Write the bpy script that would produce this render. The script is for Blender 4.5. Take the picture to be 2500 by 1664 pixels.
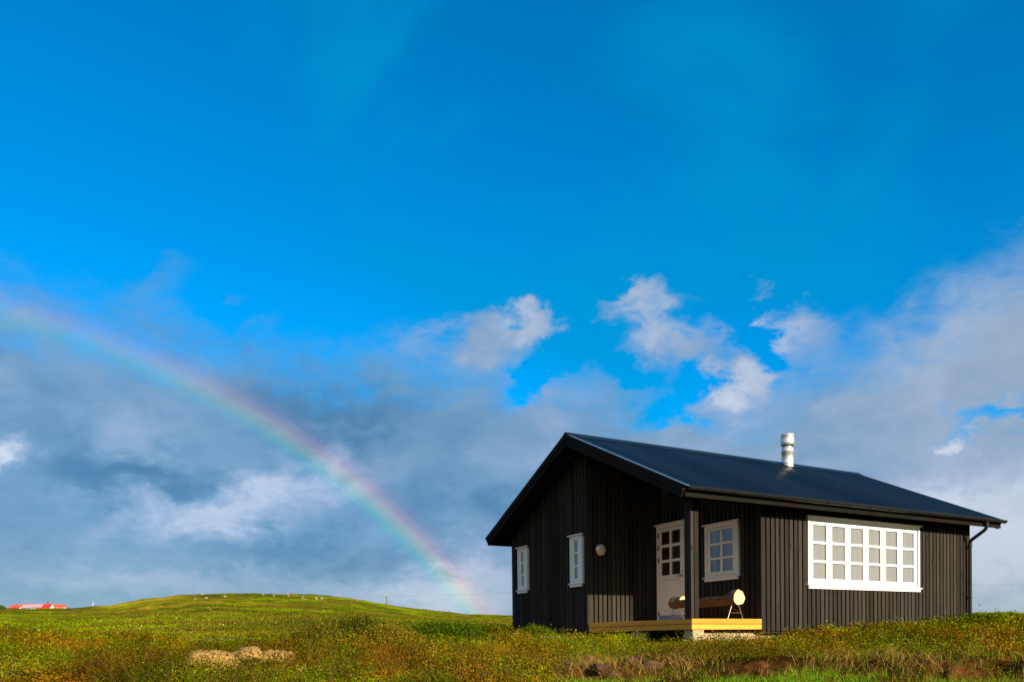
import bpy, bmesh, math, random
import numpy as np
from mathutils import Matrix, Vector
random.seed(7); rng = np.random.default_rng(11)
R = math.radians
sc = bpy.context.scene
for o in list(bpy.data.objects): bpy.data.objects.remove(o)
COL = sc.collection

# ------------------------------------------------------------------ camera
# origin = photographer's eye; +Y forward, z = 0 is eye level
cam = bpy.data.cameras.new('camera'); cam.sensor_width = 36; cam.lens = 1920.62*36/2500
cam.shift_y = (1596.69-832)/2500; cam.clip_start = .05; cam.clip_end = 20000
camo = bpy.data.objects.new('camera', cam); COL.objects.link(camo); sc.camera = camo
_r = Vector((0.99993151, -0.00019432, -0.01170194)); _u = Vector((0.01170356, 0.01660234, 0.99979367)); _f = Vector((0, .99986215, -.01660348))
m = Matrix.Identity(4)
for i in range(3): m[i][0] = _r[i]; m[i][1] = _u[i]; m[i][2] = -_f[i]
camo.matrix_world = m

# ------------------------------------------------------------------ sun and sky
SUN = Vector((0.5635, -0.7417, 0.3639)).normalized()
SUN_STRENGTH = 5.0
sl = bpy.data.lights.new('sun', 'SUN'); sl.energy = SUN_STRENGTH; sl.angle = R(.5); sl.color = (1, .86, .66)
so = bpy.data.objects.new('sun', sl); COL.objects.link(so); so.rotation_euler = SUN.to_track_quat('Z', 'Y').to_euler(); so.location = (20, -30, 30)
sc.view_settings.view_transform = 'Standard'; sc.view_settings.look = 'None'; sc.view_settings.exposure = .9; sc.view_settings.gamma = 1

class NT:
    """tiny expression helper for node trees"""
    def __init__(s, tree): s.t = tree; s.n = tree.nodes; s.l = tree.links
    def new(s, typ, **kw):
        n = s.n.new(typ)
        for k, v in kw.items(): setattr(n, k, v)
        return n
    def put(s, sock, v):
        if isinstance(v, bpy.types.NodeSocket): s.l.new(v, sock)
        elif v is not None:
            if hasattr(sock.default_value, '__len__') and not hasattr(v, '__len__'): v = [v]*len(sock.default_value)
            if hasattr(v, '__len__') and len(v) == 3 and len(sock.default_value) == 4: v = (*v, 1)
            sock.default_value = v
    def m(s, op, a, b=None, c=None, clamp=False):
        n = s.new('ShaderNodeMath', operation=op, use_clamp=clamp); s.put(n.inputs[0], a)
        if b is not None: s.put(n.inputs[1], b)
        if c is not None: s.put(n.inputs[2], c)
        return n.outputs[0]
    def v(s, op, a, b=None, scale=None):
        n = s.new('ShaderNodeVectorMath', operation=op); s.put(n.inputs[0], a)
        if b is not None: s.put(n.inputs[1], b)
        if scale is not None: s.put(n.inputs['Scale'], scale)
        return n.outputs['Value'] if op in ('DOT_PRODUCT', 'LENGTH') else n.outputs[0]
    def mix(s, f, a, b, typ='MIX'):
        n = s.new('ShaderNodeMix', data_type='RGBA', blend_type=typ); s.put(n.inputs[0], f); s.put(n.inputs[6], a); s.put(n.inputs[7], b); return n.outputs[2]
    def noise(s, vec, scale, detail=4, rough=.55, dist=0, col=False):
        n = s.new('ShaderNodeTexNoise'); s.put(n.inputs['Vector'], vec); n.inputs['Scale'].default_value = scale
        n.inputs['Detail'].default_value = detail; n.inputs['Roughness'].default_value = rough; n.inputs['Distortion'].default_value = dist
        return n.outputs['Color' if col else 'Fac']
    def ramp(s, f, stops, interp='LINEAR'):
        n = s.new('ShaderNodeValToRGB'); n.color_ramp.interpolation = interp; e = n.color_ramp.elements
        while len(e) < len(stops): e.new(.5)
        for i, (p, c) in enumerate(stops):
            e[i].position = p; e[i].color = (*c, 1) if hasattr(c, '__len__') else (c, c, c, 1)
        s.put(n.inputs[0], f); return n.outputs[0]
    def sstep(s, x, lo, hi):
        n = s.new('ShaderNodeMapRange', interpolation_type='SMOOTHSTEP'); s.put(n.inputs[0], x)
        n.inputs[1].default_value = lo; n.inputs[2].default_value = hi; return n.outputs[0]

world = bpy.data.worlds.new('World'); sc.world = world; world.use_nodes = True
W = NT(world.node_tree); W.n.clear()
out = W.new('ShaderNodeOutputWorld'); bg = W.new('ShaderNodeBackground'); W.l.new(bg.outputs[0], out.inputs[0])
SKY_STRENGTH = .1
sky = W.new('ShaderNodeTexSky', sky_type='NISHITA'); sky.sun_disc = False
sky.sun_elevation = math.asin(SUN.z); sky.sun_rotation = math.atan2(SUN.x, SUN.y); sky.altitude = 100; sky.air_density = 1; sky.dust_density = .3; sky.ozone_density = 2
tc = W.new('ShaderNodeTexCoord'); D = tc.outputs['Generated']
sep = W.new('ShaderNodeSeparateXYZ'); W.l.new(D, sep.inputs[0]); dx, dy, dz = sep.outputs
AZ = W.m('MULTIPLY', W.m('ARCTAN2', dx, dy), 57.2958); EL = W.m('MULTIPLY', W.m('ARCSINE', dz), 57.2958)
warp = W.new('ShaderNodeVectorMath', operation='MULTIPLY'); W.l.new(D, warp.inputs[0]); warp.inputs[1].default_value = (1, 1, 1.7); P = warp.outputs[0]
n_big = W.noise(P, 2.6, 3, .5); n_mid = W.noise(P, 7, 7, .58, .25); n_fine = W.noise(P, 19, 6, .6, .5)
# domain-warped angles, so that no cloud has a geometric outline
AZw = W.m('ADD', AZ, W.m('MULTIPLY', W.m('SUBTRACT', n_mid, .5), 7.))
AZw = W.m('ADD', AZw, W.m('MULTIPLY', W.m('SUBTRACT', n_fine, .5), 5.5))
wn2 = W.noise(W.v('ADD', P, (5.2, 1.3, 7.7)), 8, 7, .6, .3)
ELw = W.m('ADD', EL, W.m('MULTIPLY', W.m('SUBTRACT', wn2, .5), 6.))
ELw = W.m('ADD', ELw, W.m('MULTIPLY', W.m('SUBTRACT', W.noise(W.v('ADD', P, (1.7, 9.1, 3.3)), 22, 6, .6, .5), .5), 4.5))
def blob(az, el, ra, re, rot=0, k=2.):
    a = W.m('SUBTRACT', AZw, az); e = W.m('SUBTRACT', ELw, el); c, s_ = math.cos(R(rot)), math.sin(R(rot))
    p = W.m('ADD', W.m('MULTIPLY', a, c/ra), W.m('MULTIPLY', e, s_/ra)); q = W.m('ADD', W.m('MULTIPLY', a, -s_/re), W.m('MULTIPLY', e, c/re))
    d2 = W.m('ADD', W.m('MULTIPLY', p, p), W.m('MULTIPLY', q, q))
    return W.m('EXPONENT', W.m('MULTIPLY', d2, -1.))
def total(items, start=None):
    acc = start
    for w, args in items:
        t = W.m('MULTIPLY', blob(*args), w); acc = t if acc is None else W.m('ADD', acc, t)
    return acc
# upper edge of the cloud bank (degrees of elevation) over azimuth
BD = [(-180, 46), (-140, 50), (-90, 42), (-55, 27), (-42, 21.5), (-32.6, 21.7), (-29.4, 21.8), (-25.9, 21.5), (-23.9, 21.8), (-22.4, 21.6), (-21.4, 21.4), (-18.3, 20.8), (-12.9, 20.5), (-10, 21.0), (-7.1, 20.6), (-4.8, 20.3), (-2.7, 21.4), (.3, 21.2), (2.6, 21.), (4.4, 19.6), (5.9, 19.4), (7.7, 20.), (10.5, 20.6), (13.4, 19.8), (16.1, 18.6), (18, 18.2), (20.1, 19.), (22.7, 19.4), (25.2, 20.6), (28.7, 21.6), (31.4, 22.8), (33.1, 23.4), (45, 26), (70, 34), (110, 46), (180, 46)]
fc = W.new('ShaderNodeFloatCurve'); cv = fc.mapping.curves[0]
while len(cv.points) < len(BD): cv.points.new(.5, .5)
for i, (a_, e_) in enumerate(BD): cv.points[i].location = ((a_+180)/360, e_/90); cv.points[i].handle_type = 'AUTO'
fc.mapping.update()
W.put(fc.inputs['Value'], W.m('DIVIDE', W.m('ADD', AZ, 180), 360))
EB = W.m('MULTIPLY', fc.outputs[0], 90)
edge = W.m('SUBTRACT', EB, ELw)
rightness = W.sstep(AZ, -16, 2)
soft = 2.6
dens = W.m('ADD', W.m('DIVIDE', edge, soft), W.m('MULTIPLY', W.m('SUBTRACT', n_fine, .5), 1.3))
dens = total([(.75, (-21.3, 25.2, 2.2, 2.6, 35)), (.8, (-23.6, 23.0, 2.4, 2.0, 20)), (-1.2, (-19.2, 21.6, 2.2, 1.0)),
              (.45, (-28.0, 31.0, 2.2, .6, -25)), (.9, (3.9, 24.1, .8, .5)), (2.0, (-.6, 21.2, 4.0, 1.3, 14)), (1.7, (2.4, 22.4, 1.7, 1.2, -30)), (1.6, (8.3, 22.4, 3.4, .8, 8)), (1.3, (10.6, 23.5, 1.5, .7, 30)), (2.0, (12.8, 20.6, 4.2, 1.3, -32)), (1.9, (16.6, 17.4, 1.7, 1.7, 60)), (1.4, (18.2, 22.3, 1.7, .5, 18)), (2.0, (20.6, 20.3, 2.2, 1.7, -10)), (-2.8, (8.7, 19.0, 1.8, .9, -25)), (-2.4, (18.5, 19.1, 1.0, 1.6, 0)), (-1.6, (4.8, 20.8, 1., 1.2, 0)),
              (-3.6, (32.6, 13.6, 3.6, 1.1, 14)), (-2.4, (11.5, 15.8, 3.4, 1.6, 20)), (-2.0, (2.2, 18.5, 3., .9, 30)), (1.6, (17.8, 23.0, 1.0, .7, 30)), (1.2, (-18.6, 22.4, .8, .5)), (-1.4, (13.5, 17.8, 2.0, 1.0, 60))], dens)
dens = W.m('MINIMUM', W.m('MULTIPLY', W.sstep(dens, -.45, 2.2), .95), 1.)
# thin high veil, a little paler than the blue, high up
veil = W.m('MULTIPLY', W.sstep(W.noise(W.v('ADD', P, (3, 8, 1)), 2.9, 5, .55, .6), .44, .68), .55)
blue = W.new('ShaderNodeMix', data_type='RGBA', blend_type='MULTIPLY'); blue.inputs[0].default_value = 1
W.l.new(sky.outputs[0], blue.inputs[6]); blue.inputs[7].default_value = (.0, 1.30, 2.05, 1)
skyc = W.v('SCALE', blue.outputs[2], scale=SKY_STRENGTH)
skyc = W.mix(W.sstep(EL, 40, -2), skyc, W.v('SCALE', skyc, scale=1.0))
skyc = W.mix(veil, skyc, (.0, .31, .63))
# brightness structure inside the clouds
L = W.m('ADD', .375, W.m('MULTIPLY', W.m('SUBTRACT', n_mid, .5), .62))
L = W.m('ADD', L, W.m('MULTIPLY', W.m('SUBTRACT', n_fine, .5), .34))
L = W.m('ADD', L, W.m('MULTIPLY', W.m('SUBTRACT', n_big, .5), .5))
L = W.m('ADD', L, W.m('MULTIPLY', rightness, .17))
L = total([(.40, (-21.7, 8.6, 5.2, 1.5, 6)), (.38, (-15.4, 10.6, 4.6, 1.2, 14)), (.75, (-32.6, 11.6, 2.2, 1.2)), (.50, (-5.5, 3.6, 7.5, 1.9, 6)), (.55, (32.0, 5.2, 8, 3.0)), (.3, (-25, 4.5, 9, 1.2)),
           (.18, (1.6, 22.3, 1.9, 1.6, 0)), (.14, (10.5, 21.8, 4.0, 1.2, -15)), (.36, (16.6, 17.2, 1.9, 1.9, 60)), (.25, (19.8, 19.6, 1.4, 1.2)), (.5, (29.6, 12.4, .8, .5)),
           (.16, (-31, 17, 5, 3)), (.22, (-25.3, 14.3, 4, 2)), (.22, (29.5, 19.5, 6, 3, 35)), (.16, (-10, 13, 4, 2)), (.12, (-21.3, 25.4, 3, 3)), (.3, (30, 9, 6, 2.)),
           (-.34, (-26, 11.2, 6, 1.6, 0)), (-.14, (-13.5, 15.5, 7, 2.6, -8)), (-.26, (-16, 6.0, 7, 1.5)), (-.06, (-5, 17.2, 5, 2.3)), (-.12, (-4, 9.5, 5, 2.2))], L)
CC = W.ramp(W.m('MULTIPLY', L, 1.), [(0, (.05, .155, .32)), (.22, (.085, .215, .39)), (.45, (.175, .32, .50)), (.70, (.32, .43, .62)), (1., (.60, .67, .80))])
hor = W.sstep(EL, 9, 0)
CC = W.mix(W.m('MULTIPLY', hor, .5), CC, (.36, .40, .43))
sunside = W.sstep(W.v('DOT_PRODUCT', D, tuple(SUN)), -.6, .6)
CC = W.mix(W.m('MULTIPLY', sunside, .8), CC, (.78, .73, .66))
col = W.mix(dens, skyc, CC)
# rainbow: a real cone of 41.4 degrees about the antisolar point
ang = W.m('MULTIPLY', W.m('ARCCOSINE', W.v('DOT_PRODUCT', D, tuple(-SUN))), 57.2958)
bow = W.ramp(W.m('DIVIDE', W.m('SUBTRACT', ang, 38.6), 4.6), [(0, (0, 0, 0)), (.20, (.02, .01, .04)), (.34, (.0, .07, .12)), (.45, (.0, .24, .10)), (.54, (.22, .30, .0)), (.63, (.46, .22, .0)), (.72, (.36, .06, .0)), (.84, (.10, .0, .0)), (1, (0, 0, 0))], 'EASE')
bow_i = W.m('ADD', .20, W.m('MULTIPLY', W.sstep(EL, 22, 8), .20))
inside = W.m('MULTIPLY', W.sstep(ang, 42.5, 39), .035)
addc = W.v('ADD', W.v('SCALE', bow, scale=bow_i), W.v('SCALE', (.7, .9, 1.1), scale=inside))
col = W.v('ADD', col, W.v('SCALE', addc, scale=W.sstep(EL, -1, 1)))
W.l.new(W.v('SCALE', col, scale=1/2**.9), bg.inputs[0]); bg.inputs[1].default_value = 1.0

# ------------------------------------------------------------------ object helpers
def tag(o, label=None, cat=None, group=None, kind=None):
    if label: o['label'] = label
    if cat: o['category'] = cat
    if group: o['group'] = group
    if kind: o['kind'] = kind
    return o
def empty(name, loc=(0, 0, 0), rz=0, parent=None):
    o = bpy.data.objects.new(name, None); COL.objects.link(o); o.location = loc; o.rotation_euler = (0, 0, rz); o.empty_display_size = .2
    if parent: o.parent = parent
    return o
class MB:
    def __init__(s): s.v = []; s.f = []; s.r = []; s.sm = []
    def add(s, vs, fs, r=None, smooth=False):
        o = len(s.v); r = random.random() if r is None else r
        s.v += [tuple(q) for q in vs]; s.f += [tuple(i+o for i in f) for f in fs]; s.r += [r]*len(fs); s.sm += [smooth]*len(fs); return s
    def box(s, x0, x1, y0, y1, z0, z1, r=None):
        vs = [(x0, y0, z0), (x1, y0, z0), (x1, y1, z0), (x0, y1, z0), (x0, y0, z1), (x1, y0, z1), (x1, y1, z1), (x0, y1, z1)]
        return s.add(vs, [(3, 2, 1, 0), (4, 5, 6, 7), (0, 1, 5, 4), (1, 2, 6, 5), (2, 3, 7, 6), (3, 0, 4, 7)], r)
    def bevbox(s, x0, x1, y0, y1, z0, z1, b=.004, r=None):
        bm = bmesh.new(); bmesh.ops.create_cube(bm, size=1)
        for q in bm.verts: q.co = Vector(((x0+x1)/2+q.co.x*(x1-x0), (y0+y1)/2+q.co.y*(y1-y0), (z0+z1)/2+q.co.z*(z1-z0)))
        bmesh.ops.bevel(bm, geom=bm.edges[:], offset=b, segments=1, affect='EDGES'); bm.verts.ensure_lookup_table(); bm.verts.index_update()
        s.add([q.co[:] for q in bm.verts], [[q.index for q in f.verts] for f in bm.faces], r); bm.free(); return s
    def prism(s, poly, axis, a0, a1, r=None):
        """poly = 2D outline; extruded along axis ('x': poly is (y,z); 'y': poly is (x,z))"""
        n = len(poly); f3 = (lambda p, t: (t, p[0], p[1])) if axis == 'x' else ((lambda p, t: (p[0], t, p[1])) if axis == 'y' else (lambda p, t: (p[0], p[1], t)))
        vs = [f3(p, a0) for p in poly]+[f3(p, a1) for p in poly]
        return s.add(vs, [tuple(range(n)), tuple(range(2*n-1, n-1, -1))]+[(i, i+n, (i+1) % n+n, (i+1) % n) for i in range(n)], r)
    def tube(s, pts, rad, seg=12, caps=True, r=None, smooth=True):
        pts = [Vector(p) for p in pts]; rads = rad if hasattr(rad, '__len__') else [rad]*len(pts); rings = []; up = Vector((0, 0, 1))
        T0 = (pts[1]-pts[0]).normalized(); X = T0.orthogonal().normalized()
        for i, p in enumerate(pts):
            T = (pts[min(i+1, len(pts)-1)]-pts[max(i-1, 0)]).normalized(); X = (X-T*X.dot(T)).normalized(); Y = T.cross(X)
            rings.append([p+(X*math.cos(2*math.pi*k/seg)+Y*math.sin(2*math.pi*k/seg))*rads[i] for k in range(seg)])
        vs = [q for rg in rings for q in rg]; n = len(pts)
        fs = [(i*seg+k, i*seg+(k+1) % seg, (i+1)*seg+(k+1) % seg, (i+1)*seg+k) for i in range(n-1) for k in range(seg)]
        s.add(vs, fs, r, smooth)
        if caps: s.add(rings[0]+rings[-1], [tuple(range(seg-1, -1, -1)), tuple(range(seg, 2*seg))], r)
        return s
    def lathe(s, prof, center, axis='z', seg=32, r=None, smooth=True):
        c = Vector(center); vs = []
        for (rad, h) in prof:
            for k in range(seg):
                a = 2*math.pi*k/seg
                q = Vector((rad*math.cos(a), rad*math.sin(a), h)) if axis == 'z' else Vector((rad*math.cos(a), h, rad*math.sin(a)))
                vs.append(c+q)
        fs = [(i*seg+k, i*seg+(k+1) % seg, (i+1)*seg+(k+1) % seg, (i+1)*seg+k) for i in range(len(prof)-1) for k in range(seg)]
        return s.add(vs, fs, r, smooth)
    def build(s, name, mat, parent=None, loc=None):
        me = bpy.data.meshes.new(name); me.from_pydata(s.v, [], s.f); me.materials.append(mat)
        at = me.attributes.new('rnd', 'FLOAT', 'FACE'); at.data.foreach_set('value', s.r)
        me.polygons.foreach_set('use_smooth', s.sm)
        bm = bmesh.new(); bm.from_mesh(me); bmesh.ops.recalc_face_normals(bm, faces=bm.faces); bm.to_mesh(me); bm.free()
        o = bpy.data.objects.new(name, me); COL.objects.link(o)
        if parent: o.parent = parent
        if loc: o.location = loc
        return o

# ------------------------------------------------------------------ materials
def mat(name, fn):
    m_ = bpy.data.materials.new(name); m_.use_nodes = True; t = NT(m_.node_tree); bs = t.n['Principled BSDF']; fn(t, bs); return m_
def P_(t, bs, **kw):
    for k, v in kw.items(): t.put(bs.inputs[k.replace('_', ' ')], v)
def objco(t, scale=(1, 1, 1)):
    c = t.new('ShaderNodeTexCoord').outputs['Object']; return t.v('MULTIPLY', c, scale)
def rnd(t):
    a = t.new('ShaderNodeAttribute', attribute_name='rnd'); return a.outputs['Fac']
def bump(t, bs, h, strength=.3, dist=.01):
    b_ = t.new('ShaderNodeBump'); b_.inputs['Strength'].default_value = strength; b_.inputs['Distance'].default_value = dist; t.put(b_.inputs['Height'], h); t.l.new(b_.outputs[0], bs.inputs['Normal'])
def wood(c0, c1, grain=(3, 3, .25), scale=12, rough=.6, bstr=.35, knots=0, rv=.35):
    def fn(t, bs):
        r_ = rnd(t); off = t.new('ShaderNodeCombineXYZ'); t.put(off.inputs[0], t.m('MULTIPLY', r_, 37)); t.put(off.inputs[2], t.m('MULTIPLY', r_, 91))
        co = t.v('ADD', objco(t, grain), off.outputs[0])
        n1 = t.noise(co, scale, 6, .62, .6); n2 = t.noise(co, scale*.35, 3, .5)
        f = t.m('ADD', t.m('MULTIPLY', n1, .6), t.m('MULTIPLY', n2, .5)); f = t.m('ADD', f, t.m('MULTIPLY', t.m('SUBTRACT', r_, .5), rv))
        c = t.ramp(f, [(.25, c0), (.8, c1)])
        if knots:
            vo = t.new('ShaderNodeTexVoronoi'); t.put(vo.inputs['Vector'], t.v('ADD', objco(t, knots), off.outputs[0])); vo.inputs['Scale'].default_value = 1
            k = t.sstep(vo.outputs['Distance'], .13, .05); c = t.mix(t.m('MULTIPLY', k, .75), c, tuple(x*.3 for x in c0))
        P_(t, bs, Base_Color=c, Roughness=t.m('ADD', rough-.08, t.m('MULTIPLY', n1, .16))); bs.inputs['Specular IOR Level'].default_value = .05
        bump(t, bs, n1, bstr, .004)
    return fn
M = {}
M['siding'] = mat('stained_siding', wood((.015, .0135, .0112), (.046, .040, .0325), (4, 4, .35), 9, .75, .6, rv=.4, knots=(7., 7., 1.3)))
M['trim_black'] = mat('black_trim', wood((.008, .0068, .0055), (.022, .0185, .015), (1, 1, 1), 7, .7, .3))
M['eave'] = mat('dark_eave_wood', wood((.004, .0032, .0022), (.013, .0105, .0075), (.3, 2, 2), 7, .7, .3))
M['dark'] = mat('black_underlay', lambda t, bs: P_(t, bs, Base_Color=t.ramp(t.noise(objco(t), 6), [(.3, (.006, .006, .006)), (.7, (.012, .011, .010))]), Roughness=.9))  # near-black underlay behind the boards and in the post core
M['deckwood'] = mat('fresh_pine', wood((.46, .20, .025), (.74, .35, .055), (.35, .35, 4), 6, .6, .2, knots=(2.2, 2.2, 6)))
M['deckside'] = M['deckwood']
def paint(c, rough=.45):
    def fn(t, bs):
        n_ = t.noise(objco(t), 9, 4); P_(t, bs, Base_Color=t.ramp(n_, [(.3, tuple(x*.93 for x in c)), (.7, c)]), Roughness=rough)
    return fn
M['white'] = mat('white_paint', paint((.85, .82, .74)))
M['film'] = mat('blue_film', paint((.26, .34, .50), .35))
def metal(c, rough, metallic=1.):
    def fn(t, bs):
        n_ = t.noise(objco(t, (1, 1, .3)), 14, 4); P_(t, bs, Base_Color=t.ramp(n_, [(.3, tuple(x*.88 for x in c)), (.7, c)]), Metallic=metallic, Roughness=t.m('ADD', rough-.05, t.m('MULTIPLY', n_, .12)))
    return fn
M['steel'] = mat('stainless_steel', metal((.82, .82, .80), .42, .8))
M['greymetal'] = mat('grey_metal', metal((.25, .25, .26), .45))
M['rod'] = mat('trestle_metal', metal((.34, .29, .22), .42))
M['cowl_dark'] = mat('dark_cowl_inside', paint((.01, .01, .01), .9))
def roofm(t, bs):
    co = objco(t); sp = t.new('ShaderNodeSeparateXYZ'); t.l.new(co, sp.inputs[0])
    sheet = t.new('ShaderNodeTexWhiteNoise', noise_dimensions='1D'); t.put(sheet.inputs['W'], t.m('FLOOR', t.m('DIVIDE', sp.outputs[0], .99)))
    n_ = t.noise(t.v('MULTIPLY', co, (1.2, .5, .5)), 2.2, 5, .6); dirt = t.noise(t.v('MULTIPLY', co, (3.5, .35, .35)), 2.6, 6, .65)
    c = t.mix(t.sstep(dirt, .57, .70), (.004, .0065, .010), (.022, .021, .020))
    c = t.mix(t.m('MULTIPLY', sheet.outputs[0], .9), c, (.007, .011, .017))
    P_(t, bs, Base_Color=c, Roughness=t.m('ADD', .17, t.m('MULTIPLY', n_, .12))); bs.inputs['Specular IOR Level'].default_value = .13
M['roof'] = mat('black_corrugated_metal', roofm)
M['flashing'] = mat('flashing_metal', lambda t, bs: P_(t, bs, Base_Color=t.ramp(t.noise(objco(t), 5), [(.3, (.12, .15, .19)), (.7, (.16, .20, .25))]), Metallic=.6, Roughness=.32))
M['gutter'] = mat('black_gutter', lambda t, bs: P_(t, bs, Base_Color=t.ramp(t.noise(objco(t), 5), [(.3, (.010, .010, .010)), (.7, (.018, .017, .016))]), Roughness=.28))
def concrete(t, bs):
    co = objco(t); n_ = t.noise(co, 7, 8, .65); P_(t, bs, Base_Color=t.ramp(n_, [(.3, (.36, .28, .17)), (.7, (.43, .34, .21))]), Roughness=.9); bump(t, bs, t.noise(co, 45, 5), .4, .004)
M['concrete'] = mat('concrete', concrete)
def bark(t, bs):
    co = objco(t, (3, 1, 3)); n_ = t.noise(co, 9, 7, .65, .4); P_(t, bs, Base_Color=t.ramp(n_, [(.3, (.035, .020, .011)), (.55, (.11, .065, .035)), (.75, (.22, .14, .08))]), Roughness=.85); bump(t, bs, n_, .9, .012)
M['bark'] = mat('log_bark', bark)
def cut(t, bs):
    co = objco(t); n_ = t.noise(co, 10, 5); g = t.new('ShaderNodeTexGradient', gradient_type='SPHERICAL')
    w_ = t.new('ShaderNodeTexWave', wave_type='RINGS', rings_direction='Y'); t.put(w_.inputs['Vector'], co); w_.inputs['Scale'].default_value = 9; w_.inputs['Distortion'].default_value = 1.5
    P_(t, bs, Base_Color=t.mix(t.m('MULTIPLY', w_.outputs['Fac'], .35), t.ramp(n_, [(.3, (.66, .43, .19)), (.7, (.80, .58, .31))]), (.52, .32, .13)), Roughness=.75)
M['cutwood'] = mat('sawn_wood', cut)
def glass(t, bs):
    t.n.remove(bs); o_ = t.n['Material Output']; gl = t.new('ShaderNodeBsdfGlossy'); gl.inputs['Roughness'].default_value = .015; tr = t.new('ShaderNodeBsdfTransparent'); tr.inputs[0].default_value = (.93, .95, .94, 1)
    fr = t.new('ShaderNodeLayerWeight'); fr.inputs[0].default_value = .5; f_ = t.m('ADD', .09, t.m('MULTIPLY', t.m('POWER', fr.outputs['Facing'], 4.), .9), clamp=True); mx = t.new('ShaderNodeMixShader'); t.put(mx.inputs[0], f_); t.l.new(tr.outputs[0], mx.inputs[1]); t.l.new(gl.outputs[0], mx.inputs[2]); t.l.new(mx.outputs[0], o_.inputs[0])
    nb = t.new('ShaderNodeBump'); nb.inputs['Strength'].default_value = .06; nb.inputs['Distance'].default_value = .01; t.put(nb.inputs['Height'], t.noise(objco(t), 1.7, 2)); t.l.new(nb.outputs[0], gl.inputs['Normal'])
M['glass'] = mat('window_glass', glass)
M['blind'] = mat('grey_blind', lambda t, bs: P_(t, bs, Base_Color=t.ramp(t.noise(objco(t, (1, 1, .05)), 8), [(.3, (.26, .235, .235)), (.7, (.32, .295, .295))]), Roughness=.9))
M['pane_backing'] = mat('porch_pane_backing', lambda t, bs: P_(t, bs, Base_Color=t.ramp(t.noise(objco(t, (1, 3, .02)), 5), [(.4, (.10, .085, .09)), (.6, (.26, .24, .20))]), Roughness=.9))  # added sheet behind the porch panes, its grey standing in for dark glass
M['inner'] = mat('plaster', lambda t, bs: P_(t, bs, Base_Color=t.ramp(t.noise(objco(t), 2), [(.3, (.55, .52, .46)), (.7, (.6, .57, .5))]), Roughness=.9))
M['lampglass'] = mat('lamp_glass', lambda t, bs: P_(t, bs, Base_Color=t.ramp(t.noise(objco(t), 9), [(.3, (.50, .50, .40)), (.7, (.62, .62, .52))]), Roughness=.18))

# ------------------------------------------------------------------ terrain
def vnoise(x, y, seed=0):
    """smooth 2-D value noise, 0..1"""
    xi = np.floor(x).astype(np.int64); yi = np.floor(y).astype(np.int64); fx = x-xi; fy = y-yi
    def h(a, b):
        n = (a*374761393+b*668265263+seed*1442695041) & 0x7fffffff; n = ((n ^ (n >> 13))*1274126177) & 0x7fffffff; n = (n ^ (n >> 16)) & 0xffff
        return n/65535.
    fx = fx*fx*(3-2*fx); fy = fy*fy*(3-2*fy)
    return (h(xi, yi)*(1-fx)+h(xi+1, yi)*fx)*(1-fy)+(h(xi, yi+1)*(1-fx)+h(xi+1, yi+1)*fx)*fy
def fbm(x, y, o=4, seed=0, g=.5):
    a = 1.; s = 0; n = 0
    for i in range(o): s = s+a*vnoise(x*2**i+13.7*i, y*2**i-7.1*i, seed+i); n += a; a *= g
    return s/n
def sst(x, lo, hi):
    t = np.clip((x-lo)/(hi-lo), 0, 1); return t*t*(3-2*t)
SIL = [(-180, .02), (-90, .03), (-50, .038), (-33.0, 0.0416), (-29.07, 0.04265), (-28.01, 0.04604), (-27.05, 0.04646), (-26.26, 0.04939), (-24.89, 0.05465), (-23.05, 0.05951), (-21.52, 0.06128), (-19.58, 0.06281), (-17.55, 0.06243), (-15.91, 0.06112), (-14.27, 0.06155), (-11.76, 0.05758), (-9.03, 0.0491), (-6.75, 0.04275), (-3.06, 0.03611), (0.03, 0.03397), (7.44, 0.03191), (21.35, 0.0286), (30.3, 0.02581), (32.5, 0.02544), (33.06, 0.0241), (50, .022), (90, .02), (180, .02)]
SA = np.array([a for a, _ in SIL]); SS = np.array([b for _, b in SIL])
ZR = np.array([0, 4, 6, 7, 8.5, 9.5, 12, 14, 17, 20, 24, 30]); ZV = np.array([-.75, -.55, -.42, -.37, -.30, -.255, -.17, -.10, 0, .06, .12, .20])
GR = np.array([20, 30, 50, 80, 110, 150]); GV = np.array([0, .22, .50, .68, .80, .985])
PHI = 0.5008; CX, CY = 3.1489, 13.7443
Bx, By = math.cos(PHI), math.sin(PHI)
def uv_of(x, y):
    ex = x-CX; ey = y-CY; return ex*Bx+ey*By, -ex*By+ey*Bx
def step_r(az): return 8.15+.55*(vnoise(az*.35+5, az*0+2.5, 31)-.5)+.22*(vnoise(az*1.3, az*0+.5, 37)-.5)
def step_amt(az): return sst(az, 1.5, 4.5)
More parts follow.
